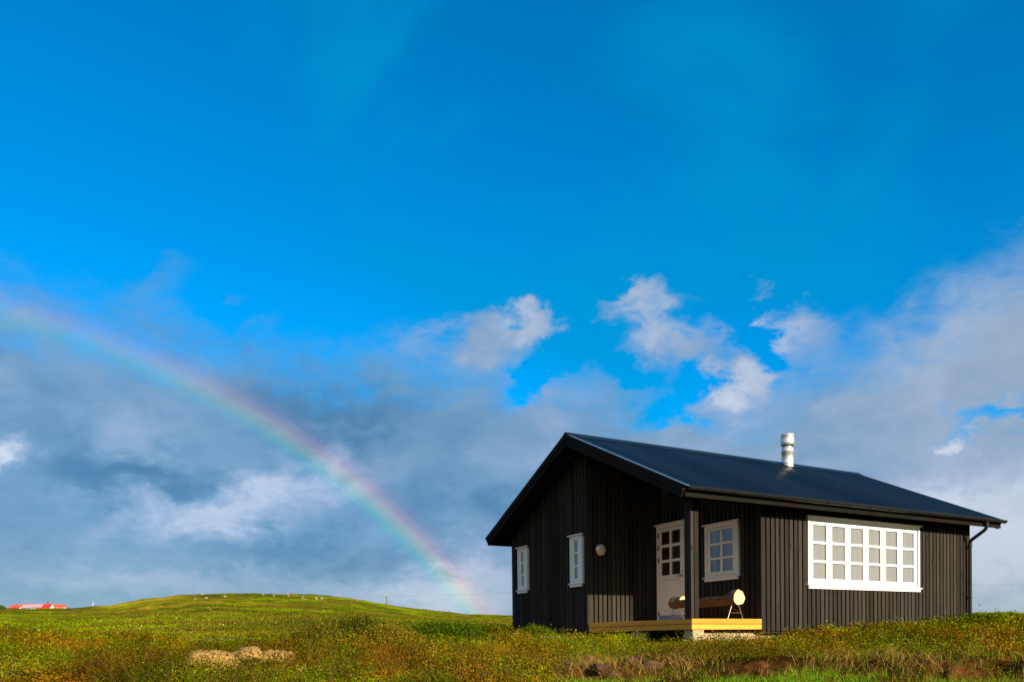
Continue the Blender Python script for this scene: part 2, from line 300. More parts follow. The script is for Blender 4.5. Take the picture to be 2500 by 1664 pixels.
def height(x, y, detail=True):
    x = np.asarray(x, float); y = np.asarray(y, float)
    r = np.hypot(x, y)+1e-6; az = np.degrees(np.arctan2(x, y)); S = np.interp(az, SA, SS)
    near = np.interp(r, ZR, ZV)
    g = np.interp(r, GR, GV); zfar = S*r*g
    beyond = np.minimum(S, .043)*.955
    z150 = S*150*.985
    zb = np.maximum(z150-(r-150)*.10, beyond*np.minimum(r, 650))
    zfar = np.where(r > 150, zb, zfar)
    w = sst(r, 20, 34); z = near*(1-w)+zfar*w
    u, v = uv_of(x, y)
    z = z+.24*np.exp(-((u-9.3)**2/7+(v+.2)**2/5))+.15*np.exp(-((u+.9)**2/1.1+(v-4.0)**2/2.2))-.05*np.exp(-((u-.5)**2/1.6+(v+.3)**2/1.))+.10*sst(u,1.5,2.6)*sst(u,8,7)*np.exp(-(v+.2)**2/1.5)
    z = z+.12*np.exp(-((az+10.5)/9.)**2-((r-12.6)/1.0)**2)
    z = z-.10*sst(u, -1.2, .3)*sst(u, 9.2, 8.2)*sst(v, .1, .7)*sst(v, 7.4, 6.6)
    sa = step_amt(az)*sst(r, 13, 11); sr = step_r(az)
    z = z+sa*(.075*np.exp(-((r-sr-.35)/.55)**2)-.07*sst(r, sr+.05, sr-.28))
    if detail:
        k = sst(r, 25, 60)
        z = z+(fbm(x/1.3, y/1.3, 3, 3)-.5)*.14*(1-k)*(1-sst(r, 9, 6)*.4)+(fbm(x/.35, y/.35, 2, 9)-.5)*.05*sst(r, 22, 14)
        z = z+(fbm(x/5., y/5., 4, 21)-.5)*.55*k*sst(r, 170, 140)+(fbm(x/1.8, y/1.8, 2, 51)-.5)*.30*k*sst(r, 170, 150)
        soil = soilmask(x, y, r, az); z = z+soil*(fbm(x/.12, y/.12, 3, 17)-.5)*.09
    return z
def soilmask(x, y, r, az):
    sr = step_r(az); band = np.exp(-((r-sr+.10)/.30)**2)*step_amt(az)
    n = fbm(x/.45, y/.45, 3, 71)
    b = band*(.05+1.1*sst(n, .46, .58))
    p1 = np.exp(-(((az-6.8)/2.2)**2+((r-8.25)/.55)**2))*1.3; p2 = np.exp(-(((az-31.5)/3.5)**2+((r-8.3)/.4)**2))*1.2
    p3 = np.exp(-(((az-2)/2.4)**2+((r-7.9)/.4)**2))*.7*(n > .45)
    p4 = .75*step_amt(az)*sst(r, 8.0, 7.6)*sst(fbm(x/.9+4, y/.9, 3, 77), .50, .60)
    return np.clip(b+p1+p2+p3+p4, 0, 1)*sst(r, 12, 10)
def groundcol(x, y, r, az, far=0):
    """real colour of the plants at a place, RGB linear"""
    x = np.asarray(x, float); n1 = fbm(x/2.2, y/2.2, 4, 101); n2 = fbm(x/9., y/4., 4, 131); n3 = fbm(x/.6, y/.6, 3, 151)
    green = np.array([.155, .200, .003]); dgreen = np.array([.040, .066, .003]); rust = np.array([.165, .085, .012]); yel = np.array([.25, .215, .012]); olive = np.array([.125, .110, .010]); straw = np.array([.34, .24, .09])
    k = sst(r, 18, 40)[:, None]
    h = sst(n1, .42, .62)[:, None]; heath = olive*(1-h)+rust*h; g3 = sst(n3, .45, .65)[:, None]; heath = heath*(1-.55*g3)+green*.55*g3
    q = sst(n2, .40, .58)[:, None]; field = green*(1-q)+(olive*.85+rust*.15)*q; g4 = sst(fbm(x/4.5+3, y/3.2, 4, 171), .47, .60)[:, None]; field = field*(1-.7*g4)+dgreen*.7*g4
    # flowering yellow edge at the hill's foot and along its left shoulder
    c = heath*(1-k)+field*k
    ye = np.exp(-((r-(104+9*vnoise(az*.6, az*0, 5)))/3.2)**2)*sst(az, -27.5, -25)*sst(az, -15, -21)*(.3+.7*sst(n3, .4, .6))
    yb = np.exp(-((r-142)/9.)**2)*sst(az, -28.2, -27)*sst(az, -21, -24)*.7
    ye = np.clip(ye+yb, 0, 1)[:, None]*.8
    return c*(1-ye)+np.array([.42, .30, .02])*ye
def polar(azs, rs):
    A, Rr = np.meshgrid(np.radians(azs), rs); return Rr*np.sin(A), Rr*np.cos(A)
azs = np.concatenate([np.arange(-180, -44, 3.), np.arange(-44, 44, .16), np.arange(44, 180, 3.)])
rs = np.concatenate([[.3, 1, 2, 3, 4, 4.6], np.arange(5, 12, .045), 12*1.0095**np.arange(0, 420), [800, 1100, 1600, 2500, 4000, 6500]]); rs = np.unique(np.round(rs, 4))
X, Y = polar(azs, rs); n0, n1 = X.shape; xf, yf = X.ravel(), Y.ravel(); rf = np.hypot(xf, yf); af = np.degrees(np.arctan2(xf, yf))
Z = height(xf, yf)
def np_mesh(name, verts, faces, cols, material, smooth=True, k=4):
    me = bpy.data.meshes.new(name); nv = len(verts); nf = len(faces)
    me.vertices.add(nv); me.vertices.foreach_set('co', np.ascontiguousarray(verts, dtype=np.float32).ravel())
    me.loops.add(nf*k); me.loops.foreach_set('vertex_index', np.ascontiguousarray(faces, dtype=np.int32).ravel())
    me.polygons.add(nf); me.polygons.foreach_set('loop_start', np.arange(0, nf*k, k, dtype=np.int32)); me.polygons.foreach_set('loop_total', np.full(nf, k, dtype=np.int32))
    me.polygons.foreach_set('use_smooth', np.full(nf, smooth))
    if cols is not None:
        at = me.color_attributes.new('Col', 'FLOAT_COLOR', 'POINT'); c4 = np.ones((nv, 4), np.float32); c4[:, :3] = cols; at.data.foreach_set('color', c4.ravel())
    me.update(calc_edges=True); me.validate(); me.materials.append(material)
    o = bpy.data.objects.new(name, me); COL.objects.link(o); return o
gc = groundcol(xf, yf, rf, af); soil = soilmask(xf, yf, rf, af)
litter_shade = np.array([.028, .018, .006]); kk = sst(rf, 14, 60)[:, None]
gc = gc*(.12+1.0*kk)+litter_shade*.7*(1-kk)  # near ground darkened: litter plus painted shade between the plants
sc_ = np.array([.085, .036, .010])*(.55+.9*fbm(xf/.2, yf/.2, 3, 5)[:, None])
gc = gc*(1-soil[:, None])+sc_*soil[:, None]
jj, ii = np.meshgrid(np.arange(n1), np.arange(n0-1)); j2 = (jj+1) % n1
faces = np.stack([ii*n1+jj, ii*n1+j2, (ii+1)*n1+j2, (ii+1)*n1+jj], -1).reshape(-1, 4)
def groundm(t, bs):
    a = t.new('ShaderNodeAttribute', attribute_name='Col'); co = t.new('ShaderNodeTexCoord').outputs['Object']
    n_ = t.noise(co, 1.1, 8, .7); n2 = t.noise(co, 14, 5, .65)
    c = t.mix(1, a.outputs[0], t.ramp(n_, [(.3, (.55, .55, .5)), (.7, (1.45, 1.35, 1.3))]), 'MULTIPLY'); c = t.mix(1, c, t.ramp(n2, [(.3, (.6, .6, .6)), (.7, (1.35, 1.35, 1.35))]), 'MULTIPLY')
    P_(t, bs, Base_Color=c, Roughness=.95); bs.inputs['Specular IOR Level'].default_value = 0
    bump(t, bs, t.m('ADD', n2, t.m('MULTIPLY', n_, 3)), .8, .05)
M['ground'] = mat('heath_ground', groundm)
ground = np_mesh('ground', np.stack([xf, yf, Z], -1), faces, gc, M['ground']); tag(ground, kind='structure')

def hz(x, y): return float(height(np.array([x]), np.array([y]))[0])
def pray(px, py):
    d = _f+_r*((px-1250)/1920.62)+_u*((1596.69-py)/1920.62); return d.normalized()
def at_r(px, r):
    """ground point under image column px at ground distance r"""
    d = pray(px, 1565); h = math.hypot(d.x, d.y); x, y = d.x/h*r, d.y/h*r; return x, y, hz(x, y)
def on_ground(px, py, r0=6, r1=150):
    d = pray(px, py); h = math.hypot(d.x, d.y); rr = np.arange(r0, r1, .15); z = height(d.x/h*rr, d.y/h*rr); k = np.argmax(z >= d.z/h*rr); r = rr[k]
    return d.x/h*r, d.y/h*r, float(z[k])

# ------------------------------------------------------------------ foliage
def leafm(trans=.35):
    def fn(t, bs):
        a = t.new('ShaderNodeAttribute', attribute_name='Col'); P_(t, bs, Base_Color=a.outputs[0], Roughness=.9); bs.inputs['Specular IOR Level'].default_value = 0
        tl = t.new('ShaderNodeBsdfTranslucent'); t.l.new(a.outputs[0], tl.inputs[0]); mx = t.new('ShaderNodeMixShader'); mx.inputs[0].default_value = trans
        t.l.new(bs.outputs[0], mx.inputs[1]); t.l.new(tl.outputs[0], mx.inputs[2]); t.l.new(mx.outputs[0], t.n['Material Output'].inputs[0])
    return fn
M['leaf'] = mat('small_leaves', leafm(.22)); M['twig'] = mat('twigs', leafm(0.))
PAL = np.array([[.145, .185, .002], [.185, .19, .003], [.075, .12, .002], [.17, .10, .003], [.21, .11, .004], [.11, .072, .003], [.33, .27, .010], [.20, .06, .004]])
def quads(c, ax, bx, la, lb):
    """diamond leaves: centre c, half-axes"""
    return np.stack([c-ax*la, c+bx*lb, c+ax*la, c-bx*lb], 1)
def unit(v): return v/np.linalg.norm(v, axis=1, keepdims=True)
def sprigs(bx, by, bz, H, lean, nleaf, size, palw, lo=.15):
    """returns leaf quads, leaf colours, twig quads for sprigs rooted at (bx,by,bz)"""
    n = len(bx); base = np.stack([bx, by, bz], 1); d = rng.normal(size=(n, 3))*lean; d[:, 2] = 1; d = unit(d)
    t = rng.uniform(lo, 1.05, (n, nleaf)); pos = base[:, None]+d[:, None]*(t*H[:, None])[..., None]
    sag = rng.normal(size=(n, nleaf, 3))*(size[:, None]*1.5)[..., None]; pos = (pos+sag).reshape(-1, 3)
    ax = unit(rng.normal(size=(n*nleaf, 3))+np.array([0, 0, .5])); bb = unit(np.cross(ax, rng.normal(size=(n*nleaf, 3))))
    s = np.repeat(size, nleaf)*rng.uniform(.6, 1.3, n*nleaf); V = quads(pos, ax, bb, s[:, None]*.75, s[:, None]*.45)
    k = np.array([rng.choice(len(PAL), p=palw)]) if False else None
    tip = base+d*H[:, None]; w = (.0012+H*.004)[:, None]*unit(np.cross(d, rng.normal(size=(n, 3)))); T = np.stack([base-w, base+w, tip+w*.4, tip-w*.4], 1)
    return V, T
def build_quads(name, V, cols, material, parent=None):
    nv = len(V)*4; o = np_mesh(name, V.reshape(-1, 3), np.arange(nv).reshape(-1, 4), np.repeat(cols, 4, 0), material, False)
    if parent: o.parent = parent
    return o
def palette(n, x, y, leafn, seed=0):
    """per-leaf colours that vary plant by plant"""
    a = fbm(x/1.0, y/1.0, 3, 201+seed); b_ = fbm(x/.30, y/.30, 2, 231+seed); c0 = a*.6+b_*.4+.012+rng.normal(size=len(x))*.05
    idx = np.interp(c0, [.25, .38, .44, .50, .55, .61, .68, .8], [2, 2.2, 0, 1, .2+5, 3, 4, 7])
    base = np.where((c0 < .40)[:, None], PAL[2]*1.0, np.where((c0 < .455)[:, None], PAL[0], np.where((c0 < .50)[:, None], PAL[0]*.6+PAL[1]*.4, np.where((c0 < .535)[:, None], PAL[5]*.6+PAL[0]*.4, np.where((c0 < .585)[:, None], PAL[3], np.where((c0 < .66)[:, None], PAL[4]*.6+PAL[5]*.4, PAL[7]*.7+PAL[3]*.3))))))
    c = np.repeat(base, leafn, 0); m_ = rng.random(len(c)); pick = PAL[rng.integers(0, len(PAL), len(c))]
    c = np.where((m_ < .04)[:, None], pick, c); pl = np.repeat(.45+1.1*sst(fbm(x/.22, y/.22, 2, 261), .3, .7), leafn)[:, None]
    dk = np.repeat(.50+.50*sst(fbm(x/1.7+8, y/1.7, 3, 281), .38, .56), leafn)[:, None]
    return np.clip(c*pl*dk*rng.uniform(.7, 1.3, (len(c), 1)), 0, .8)
def in_house(x, y, pad=.03):
    u, v = uv_of(x, y); return (u > -pad) & (u < 8.13+pad) & (v > -pad) & (v < 6.51+pad)
def sample(n, r0, r1, a0=-39, a1=39, pw=2.):
    """density per area falls as 1/r^pw"""
    if pw == 2: r = r0*(r1/r0)**rng.random(n)
    else: r = (r0**(2-pw)+rng.random(n)*(r1**(2-pw)-r0**(2-pw)))**(1/(2-pw))
    az = rng.uniform(a0, a1, n); return r*np.sin(np.radians(az)), r*np.cos(np.radians(az)), r, az
def gravelmask(x, y):
    u, v = uv_of(x, y); return np.exp(-(((u+.75)/.75)**2+((v-3.5)/1.25)**2)) > .42
ROCKS = [(522, 9.55, .36), (612, 9.9, .30), (668, 10.2, .26)]
def rockclear(x, y):
    k = np.ones(len(x), bool)
    for px, r_, s_ in ROCKS:
        ang = math.atan((px-1250)/1920.62); cx_, cy_ = r_*math.sin(ang), r_*math.cos(ang); d = (x-cx_, y-cy_); rr = np.hypot(x, y); az_ = np.arctan2(x, y)
        k &= ~((np.abs(az_-ang)*r_ < s_*.8) & (rr < r_+.05) & (rr > r_-1.3))
    return k
def rockzone(x, y):
    k = np.zeros(len(x), bool)
    for px, r_, s_ in ROCKS:
        ang = math.atan((px-1250)/1920.62); cx_, cy_ = r_*math.sin(ang), r_*math.cos(ang)
        for t_ in (.15, .4, .7): k |= np.hypot(x-cx_-.605*t_, y-cy_+.796*t_) < s_*.85
    return k
def canopy(x, y, r):
    h = fbm(x/.9, y/.9, 3, 301); h2 = fbm(x/3.2, y/3.2, 2, 331); az_ = np.degrees(np.arctan2(x, y)); low = sst(az_, -25, -22)*sst(az_, -9, -13)*sst(r, 11.5, 13.5)
    lf = sst(az_, -22, -25)*sst(r, 12, 14.5)*sst(r, 24, 20)
    return (.02+.22*sst(h, .40, .60)+.06*sst(h2, .45, .65)+.14*lf*sst(h2, .42, .58))*(1-.72*low)
PATH = lambda x, y, r, az: (r > 21.4) & (r < 24.6) & (az > -24.5) & (az < -9)
# 1. heather and dwarf birch, near (real sprigs)
N = 100000; x, y, r, az = sample(N, 5.6, 26, pw=1.7)
u_, v_ = uv_of(x, y)
keep = ~in_house(x, y) & ~gravelmask(x, y) & (rng.random(N) > soilmask(x, y, r, az)*1.1) & ~PATH(x, y, r, az)
lower = step_amt(az)*sst(r, step_r(az)+.1, step_r(az)-.1); keep &= rng.random(N) > lower*.93; keep &= rockclear(x, y) | (rng.random(N) < .07)
x, y, r, az = x[keep], y[keep], r[keep], az[keep]; z = height(x, y)
H = canopy(x, y, r)*rng.uniform(.55, 1.2, len(x)); H = H*np.where(rng.random(len(x)) < .02, 1.3, 1)
H = np.where(rockzone(x, y), np.minimum(H, .045), H); uu, vv = uv_of(x, y); nearwall = (uu > 1.0) & (uu < 8.1) & (vv > -.9) & (vv < 0); H = np.where(nearwall, np.clip(H, .10, .19), H)
H = np.where((uu > -.3) & (uu < 1.9) & (vv > -2.6) & (vv < 0), H*.62, H)
size = np.maximum(.0105, .0013*r)*rng.uniform(.8, 1.3, len(x)); NL = 10
V1, T1 = sprigs(x, y, z-.01, H, .55, NL, size, None); C1 = palette(len(x), x, y, NL)
tc_ = np.array([.11, .065, .02])*rng.uniform(.4, 1.5, (len(x), 1))
# 2. farther ground cover, leaf tufts growing with distance
N = 420000; x2, y2, r2, a2 = sample(N, 22, 150, pw=2.); z2 = height(x2, y2); keep = (rng.random(N) < 1-sst(r2, 45, 85)*.97) & ~PATH(x2, y2, r2, a2) & ~in_house(x2, y2, .1); x2, y2, r2, a2, z2 = x2[keep], y2[keep], r2[keep], a2[keep], z2[keep]
tuft = sst(fbm(x2/2.2, y2/2.2, 3, 401), .40, .66); s2 = np.minimum(.0011*r2, .016+.0007*r2)*rng.uniform(.6, 1.4, len(x2)); hh = (.02+.16*tuft)*rng.random(len(x2))**.7*(1+r2/300)
pos = np.stack([x2, y2, z2+hh], 1); ax = unit(rng.normal(size=(len(x2), 3))*.8+np.array([0, 0, 1.])); bb = unit(np.cross(ax, rng.normal(size=(len(x2), 3))))
V2 = quads(pos, ax, bb, s2[:, None]*1.0, s2[:, None]*.6); C2 = groundcol(x2, y2, r2, a2)*rng.uniform(.7, 1.35, (len(x2), 1))
fl = (rng.random(len(x2)) < .006) & (fbm(x2/3, y2/3, 2, 441) > .52) & (r2 < 90); C2[fl] = np.array([.62, .52, .12])
hc = build_quads('ground_cover', np.concatenate([V1, V2]), np.concatenate([C1, C2]), M['leaf'])
tag(hc, 'low heather and dwarf birch in green, yellow and rust over the moor', 'ground cover', kind='stuff')
tw = build_quads('heather_twigs', T1[::3], tc_[::3], M['twig']); tag(tw, 'thin grey brown heather twigs rising out of the ground cover', 'twigs', kind='stuff')
# 3. grass: bright green on the lower terrace, straw at the turf edge and scattered blades
def blades(x, y, z, H, w, cols, bend=.45):
    n = len(x); base = np.stack([x, y, z], 1); th = rng.uniform(0, 2*math.pi, n); side = np.stack([np.cos(th), np.sin(th), 0*th], 1)*w[:, None]
    ln = rng.normal(size=(n, 3))*bend; ln[:, 2] = 0; mid = base+np.array([0, 0, .6])*H[:, None]+ln*H[:, None]*.35; tip = base+np.array([0, 0, .95])*H[:, None]+ln*H[:, None]
    Q1 = np.stack([base-side, base+side, mid+side*.8, mid-side*.8], 1); Q2 = np.stack([mid-side*.8, mid+side*.8, tip+side*.12, tip-side*.12], 1)
    return np.concatenate([Q1, Q2]), np.concatenate([cols, cols])
N = 90000; x, y, r, az = sample(N, 5.2, 9.2, -2, 40, pw=1.); g_ = step_amt(az)*sst(r, step_r(az)-.15, step_r(az)-.35)*sst(fbm(x/.55, y/.55, 3, 501), .44, .53)
k = rng.random(N) < g_*(1-.8*soilmask(x, y, r, az)); x, y, r, az = x[k], y[k], r[k], az[k]; z = height(x, y); n = len(x)
GA, GC1 = blades(x, y, z-.005, rng.uniform(.03, .085, n), np.full(n, .0022), np.array([.13, .24, .012])*rng.uniform(.6, 1.5, (n, 1)))
N = 60000; x, y, r, az = sample(N, 6, 26, pw=1.8); k = (fbm(x/.7, y/.7, 3, 521) > .51) & ~in_house(x, y, .03) & ~gravelmask(x, y) & ~PATH(x, y, r, az); k &= rockclear(x, y) & ~rockzone(x, y); x, y, r, az = x[k], y[k], r[k], az[k]; z = height(x, y); n = len(x)
lowf = sst(r, 12, 9)
GB, GC2 = blades(x, y, z, rng.uniform(.05, .13, n), .0010+.00013*r, np.where((rng.random(n) < .7)[:, None], np.array([.11, .15, .006]), np.array([.24, .19, .03]))*rng.uniform(.6, 1.5, (n, 1)))
gr = build_quads('grass', np.concatenate([GA, GB]), np.concatenate([GC1, GC2]), M['leaf']); tag(gr, 'green grass blades on the foot of the turf bank and among the heather', 'grass', kind='stuff')
N = 15000; x, y, r, az = sample(N, 7, 10.2, 1.5, 40, pw=1.); sr = step_r(az); k = rng.random(N) < step_amt(az)*np.exp(-((r-sr-.12)/.30)**2)*sst(fbm(x/.6, y/.6, 2, 541), .38, .58)+.03*(fbm(x/.5, y/.5, 2, 551) > .6)
x, y, r, az = x[k], y[k], r[k], az[k]; z = height(x, y); n = len(x)
GD, GC4 = blades(x, y, z, rng.uniform(.05, .16, n), np.full(n, .0022), np.array([.33, .20, .055])*rng.uniform(.5, 1.4, (n, 1)), 1.0)
dg = build_quads('dry_grass', GD, GC4, M['leaf']); tag(dg, 'tangled straw coloured dead grass hanging over the torn turf edge', 'dry grass', kind='stuff')

# ------------------------------------------------------------------ the cabin
cabin = empty('cabin', (CX, CY, 0), PHI)
tag(cabin, 'black timber cabin with white windows, corner porch and dark corrugated gable roof', 'cabin')
LT, WD, LB, VA, ZD = 8.129, 6.514, 1.679, 3.221, .362
OV, EV, ZE, ZRG, VR, LE = .497, .405, 2.573, 4.2765, 3.257, 8.671
SL = (ZRG-ZE)/(VR+EV)
def roofz(v): return ZRG-SL*abs(v-VR)
ZB = .142
def under(v): return roofz(v)-.20
GAPW, PITCH = .033, .1215
def siding_x(mb, u0, u1, v, out, holes=(), z0=ZB, top=None, pitch=PITCH):
    """boards on a wall facing -v (out=-1)/+v, running in u. holes: (ua,ub,za,zb)"""
    n = round((u1-u0)/pitch); p = (u1-u0)/n
    for i in range(n):
        a = u0+i*p+GAPW*.5*(i > 0); b_ = u0+(i+1)*p-GAPW*.5*(i < n-1); j = random.uniform(-.0015, .0015)
        zt = top if top else under(v)-.01
        vs = sorted((v+j, v-out*.045)); segs = [(z0, zt)]
        for (ua, ub, za, zb) in holes:
            if b_ > ua and a < ub:
                ns = []
                for (s0, s1) in segs:
                    if za > s0: ns.append((s0, min(za, s1)))
                    if zb < s1: ns.append((max(zb, s0), s1))
                segs = ns
        rr = random.random()
        for (s0, s1) in segs:
            if s1-s0 > .01: mb.bevbox(a, b_, vs[0], vs[1], s0, s1, .003, rr)
def siding_y(mb, v0, v1, u, out, holes=(), z0=ZB, pitch=PITCH):
    n = round((v1-v0)/pitch); p = (v1-v0)/n
    for i in range(n):
        a = v0+i*p+GAPW*.5*(i > 0); b_ = v0+(i+1)*p-GAPW*.5*(i < n-1); j = random.uniform(-.0015, .0015)
        us = sorted((u+j, u-out*.045)); segs = [(z0, min(under(a), under(b_))-.004)]
        for (va, vb, za, zb) in holes:
            if b_ > va and a < vb:
                ns = []
                for (s0, s1) in segs:
                    if za > s0: ns.append((s0, min(za, s1)))
                    if zb < s1: ns.append((max(zb, s0), s1))
                segs = ns
        rr = random.random()
        for (s0, s1) in segs:
            if s1-s0 > .01: mb.bevbox(us[0], us[1], a, b_, s0, s1, .003, rr)
# window openings (u or v range, z range)
BW = (2.93, 6.27, 1.0, 2.30); G1 = (5.76, 6.18, 1.20, 2.23); G2 = (3.43, 3.83, 1.20, 2.23); CW = (.60, 1.45, 1.19, 2.24); DR = (2.05, 2.96, .30, 2.44)
w = MB(); siding_x(w, LB, LT, 0, -1, [BW]); w.build('long_wall', M['siding'], cabin)['label'] = 'sunlit brown black board wall with the wide window'
w = MB(); siding_y(w, VA, WD, 0, -1, [G1, G2]); w.build('gable_wall', M['siding'], cabin)['label'] = 'shaded black gable wall with two narrow windows'
w = MB(); siding_x(w, 0.047, LB+.0, VA, -1, z0=.37, top=3.9, pitch=.117); w.build('porch_wall', M['siding'], cabin)['label'] = 'porch side wall of black boards carrying the round lamp'
w = MB(); siding_y(w, .048, VA-.002, LB, -1, [CW, DR], z0=.37); w.build('porch_wall', M['siding'], cabin)['label'] = 'porch back wall of black boards with door and window'
w = MB(); siding_x(w, 0, LT, WD, 1); w.build('rear_wall', M['siding'], cabin)
w = MB(); siding_y(w, .05, WD-.05, LT, 1); w.build('end_wall', M['siding'], cabin)
# wall cores behind the boards (with real openings)
def core_x(mb, u0, u1, v0, v1, z0, z1, h=None):
    if not h: mb.box(u0, u1, v0, v1, z0, z1); return
    ua, ub, za, zb = h; mb.box(u0, ua, v0, v1, z0, z1); mb.box(ub, u1, v0, v1, z0, z1); mb.box(ua, ub, v0, v1, z0, za); mb.box(ua, ub, v0, v1, zb, z1)
w = MB(); core_x(w, LB+.05, LT-.05, .047, .16, .10, 2.53, BW); w.box(LB+.05, LT-.05, WD-.16, WD-.047, .1, 2.53)
def core_y(mb, v0, v1, u0, u1, z0, holes):
    cuts = sorted(set([v0, v1]+[q for h in holes for q in h[:2]]+([VR] if v0 < VR < v1 else [])))
    for a, b_ in zip(cuts[:-1], cuts[1:]):
        h = [q for q in holes if q[0] <= a+1e-6 and q[1] >= b_-1e-6]
        ta, tb = under(a)-.002, under(b_)-.002
        zlo = z0
        if h:
            if h[0][2] > z0: mb.box(u0, u1, a, b_, z0, h[0][2])
            zlo = h[0][3]
        mb.prism([(a, zlo), (b_, zlo), (b_, tb), (a, ta)], 'x', u0, u1)
core_y(w, VA+.05, WD-.165, .047, .16, .1, [G1, G2]); core_y(w, .165, VA+.12, LB+.047, LB+.16, .1, [CW, DR]); core_y(w, .165, WD-.165, LT-.16, LT-.047, .1, [])
w.box(.165, LB+.045, VA+.048, VA+.12, .1, 3.9)
w.build('wall_core', M['dark'], cabin)
w = MB(); w.box(LB+.2, LT-.2, .2, WD-.2, .30, .358); w.box(.2, LB+.2, VA+.2, WD-.2, .30, .358); w.box(LB+1.9, LB+2.0, .2, 3.0, .36, 2.5); w.box(LB+.2, LB+1.2, 3.08, 3.16, .36, 2.5); w.build('interior', M['inner'], cabin)
# foundation
w = MB()
w.box(LB+.0, LT-.03, .17, .30, -.6, ZB-.015); w.box(LT-.30, LT-.03, .30, WD-.03, -.6, ZB-.016); w.box(.03, .30, VA, WD-.03, -.6, ZB-.015); w.box(.3, LT-.3, WD-.3, WD-.031, -.6, ZB-.015)
w.box(.31, LB-.001, .175, .29, -.6, .135)
w.build('foundation', M['concrete'], cabin)
w = MB(); w.bevbox(.045, .30, .025, .27, -.6, .168, .006); w.build('deck_pier', M['concrete'], cabin); w = MB(); w.box(.03, .26, 1.5, 1.74, -.6, .1675); w.build('deck_pier', M['concrete'], cabin)
# deck
w = MB()
for (za, zb) in ((.1715, .264), (.2725, .3625)):
    w.bevbox(0, LB+.013, 0, .036, za, zb, .004)
w.build('deck_fascia', M['deckwood'], cabin)
w = MB()
for (za, zb) in ((.1715, .264), (.2725, .3625)): w.bevbox(0.001, .036, .0362, VA-.035, za, zb, .004)
w.build('deck_fascia', M['deckwood'], cabin)
w = MB()
for i in range(13): a = .045+i*(LB-.06)/13; w.bevbox(a, a+(LB-.06)/13-.006, .04, VA-.01, .335, .3605, .003)
for vv_ in (.3, 1.1, 1.9, 2.7): w.box(.05, LB-.02, vv_, vv_+.05, .20, .334)
w.build('deck_boards', M['deckwood'], cabin)
# roof: structural slab, then corrugated sheets
w = MB()
def rz(v, d): return roofz(v)-d
E0, E1 = -.36, WD+.36
poly = [(E0, rz(E0, .035)), (VR, rz(VR, .035)), (E1, rz(E1, .035)), (E1, rz(E1, .035)-.14), (VR, rz(VR, .20)), (E0, rz(E0, .035)-.14)]
w.prism([poly[0], poly[1], poly[4], poly[5]], 'x', -OV+.042, LE-.042); w.prism([poly[1], poly[2], poly[3], poly[4]], 'x', -OV+.042, LE-.042)
roof = w.build('roof', M['trim_black'], cabin)
def corr():
    pitch, amp = .0762, .009; us = np.arange(-OV+.03, LE-.02, pitch/8); V = []; F_ = []
    for sgn in (0, 1):
        o = len(V)
        for i, uu_ in enumerate(us):
            h = amp*math.sin(2*math.pi*uu_/pitch)-.012+(.006 if (uu_ % .9906) < pitch*.5 else 0)
            ve = -EV-.035 if sgn == 0 else WD+EV+.035
            for v0 in (ve, VR): V.append((uu_, v0, roofz(v0)+h))
        for i in range(len(us)-1): F_.append((o+2*i, o+2*i+2, o+2*i+3, o+2*i+1))
    mb = MB(); mb.add(V, F_, .5, True); return mb
corr().build('roof_sheet', M['roof'], roof)
# ridge cap + verge flashing
w = MB()
for sgn in (-1, 1):
    e = VR+sgn*.15; w.prism([(VR, ZRG+.030), (e, roofz(e)+.012), (e, roofz(e)+.006), (VR, ZRG+.022)], 'x', -OV-.006, LE+.006)
w.tube([(-OV-.006, VR, ZRG+.024), (LE+.006, VR, ZRG+.024)], .018, 10)
w.build('ridge_cap', M['roof'], roof)
w = MB()
for ua, ub in ((-OV-.012, -OV+.085), (LE-.085, LE+.012)):
    for sgn in (-1, 1):
        e = -EV-.045 if sgn < 0 else WD+EV+.045
        k_ = [(VR+sgn*.10, roofz(VR+sgn*.10)), (e, roofz(e))]
        w = MB(); w.prism([(k_[0][0], k_[0][1]+.004), (k_[1][0], k_[1][1]+.004), (k_[1][0], k_[1][1]+.012), (k_[0][0], k_[0][1]+.012)], 'x', ua, ub); w.build('verge_flashing', M['flashing'], roof)
# barge boards: upper board stands proud of the lower one, ends cut square to the slope
cs = 1/math.sqrt(1+SL*SL)
for (ua, ub, ux) in ((-OV, -OV+.028, -OV-.018), (LE-.028, LE, LE+.018)):
    for sgn in (-1, 1):
        ve = -EV if sgn < 0 else WD+EV
        def quad(d0, d1):
            # perpendicular offsets below the roof line: foot = point - n*d
            def pt(v, d): return (v-sgn*(-1)*0+(-sgn)*(-1)*0, 0)
            nx, nz = -sgn*SL*cs*-1, -cs     # inward normal pointing down and towards the ridge's foot
            A = (ve-sgn*d0*SL*cs, roofz(ve)-d0*cs); B_ = (ve-sgn*d1*SL*cs, roofz(ve)-d1*cs)
            return [A, B_, (VR, ZRG-d1/cs), (VR, ZRG-d0/cs)]
        w = MB(); w.prism(quad(.0, .105), 'x', min(ux, ua), max(ux, ua)) if False else w.prism(quad(.002, .100), 'x', min(ux, ub), max(ux, ub)); w.prism(quad(.103, .212), 'x', ua, ub); w.build('barge_board', M['trim_black'], roof)
for (va, vb) in ((-.385, -.361), (WD+.361, WD+.385)):
    w = MB(); w.bevbox(-OV+.03, LE-.03, va, vb, 2.388, 2.548, .003); w.build('eave_board', M['eave'], roof)
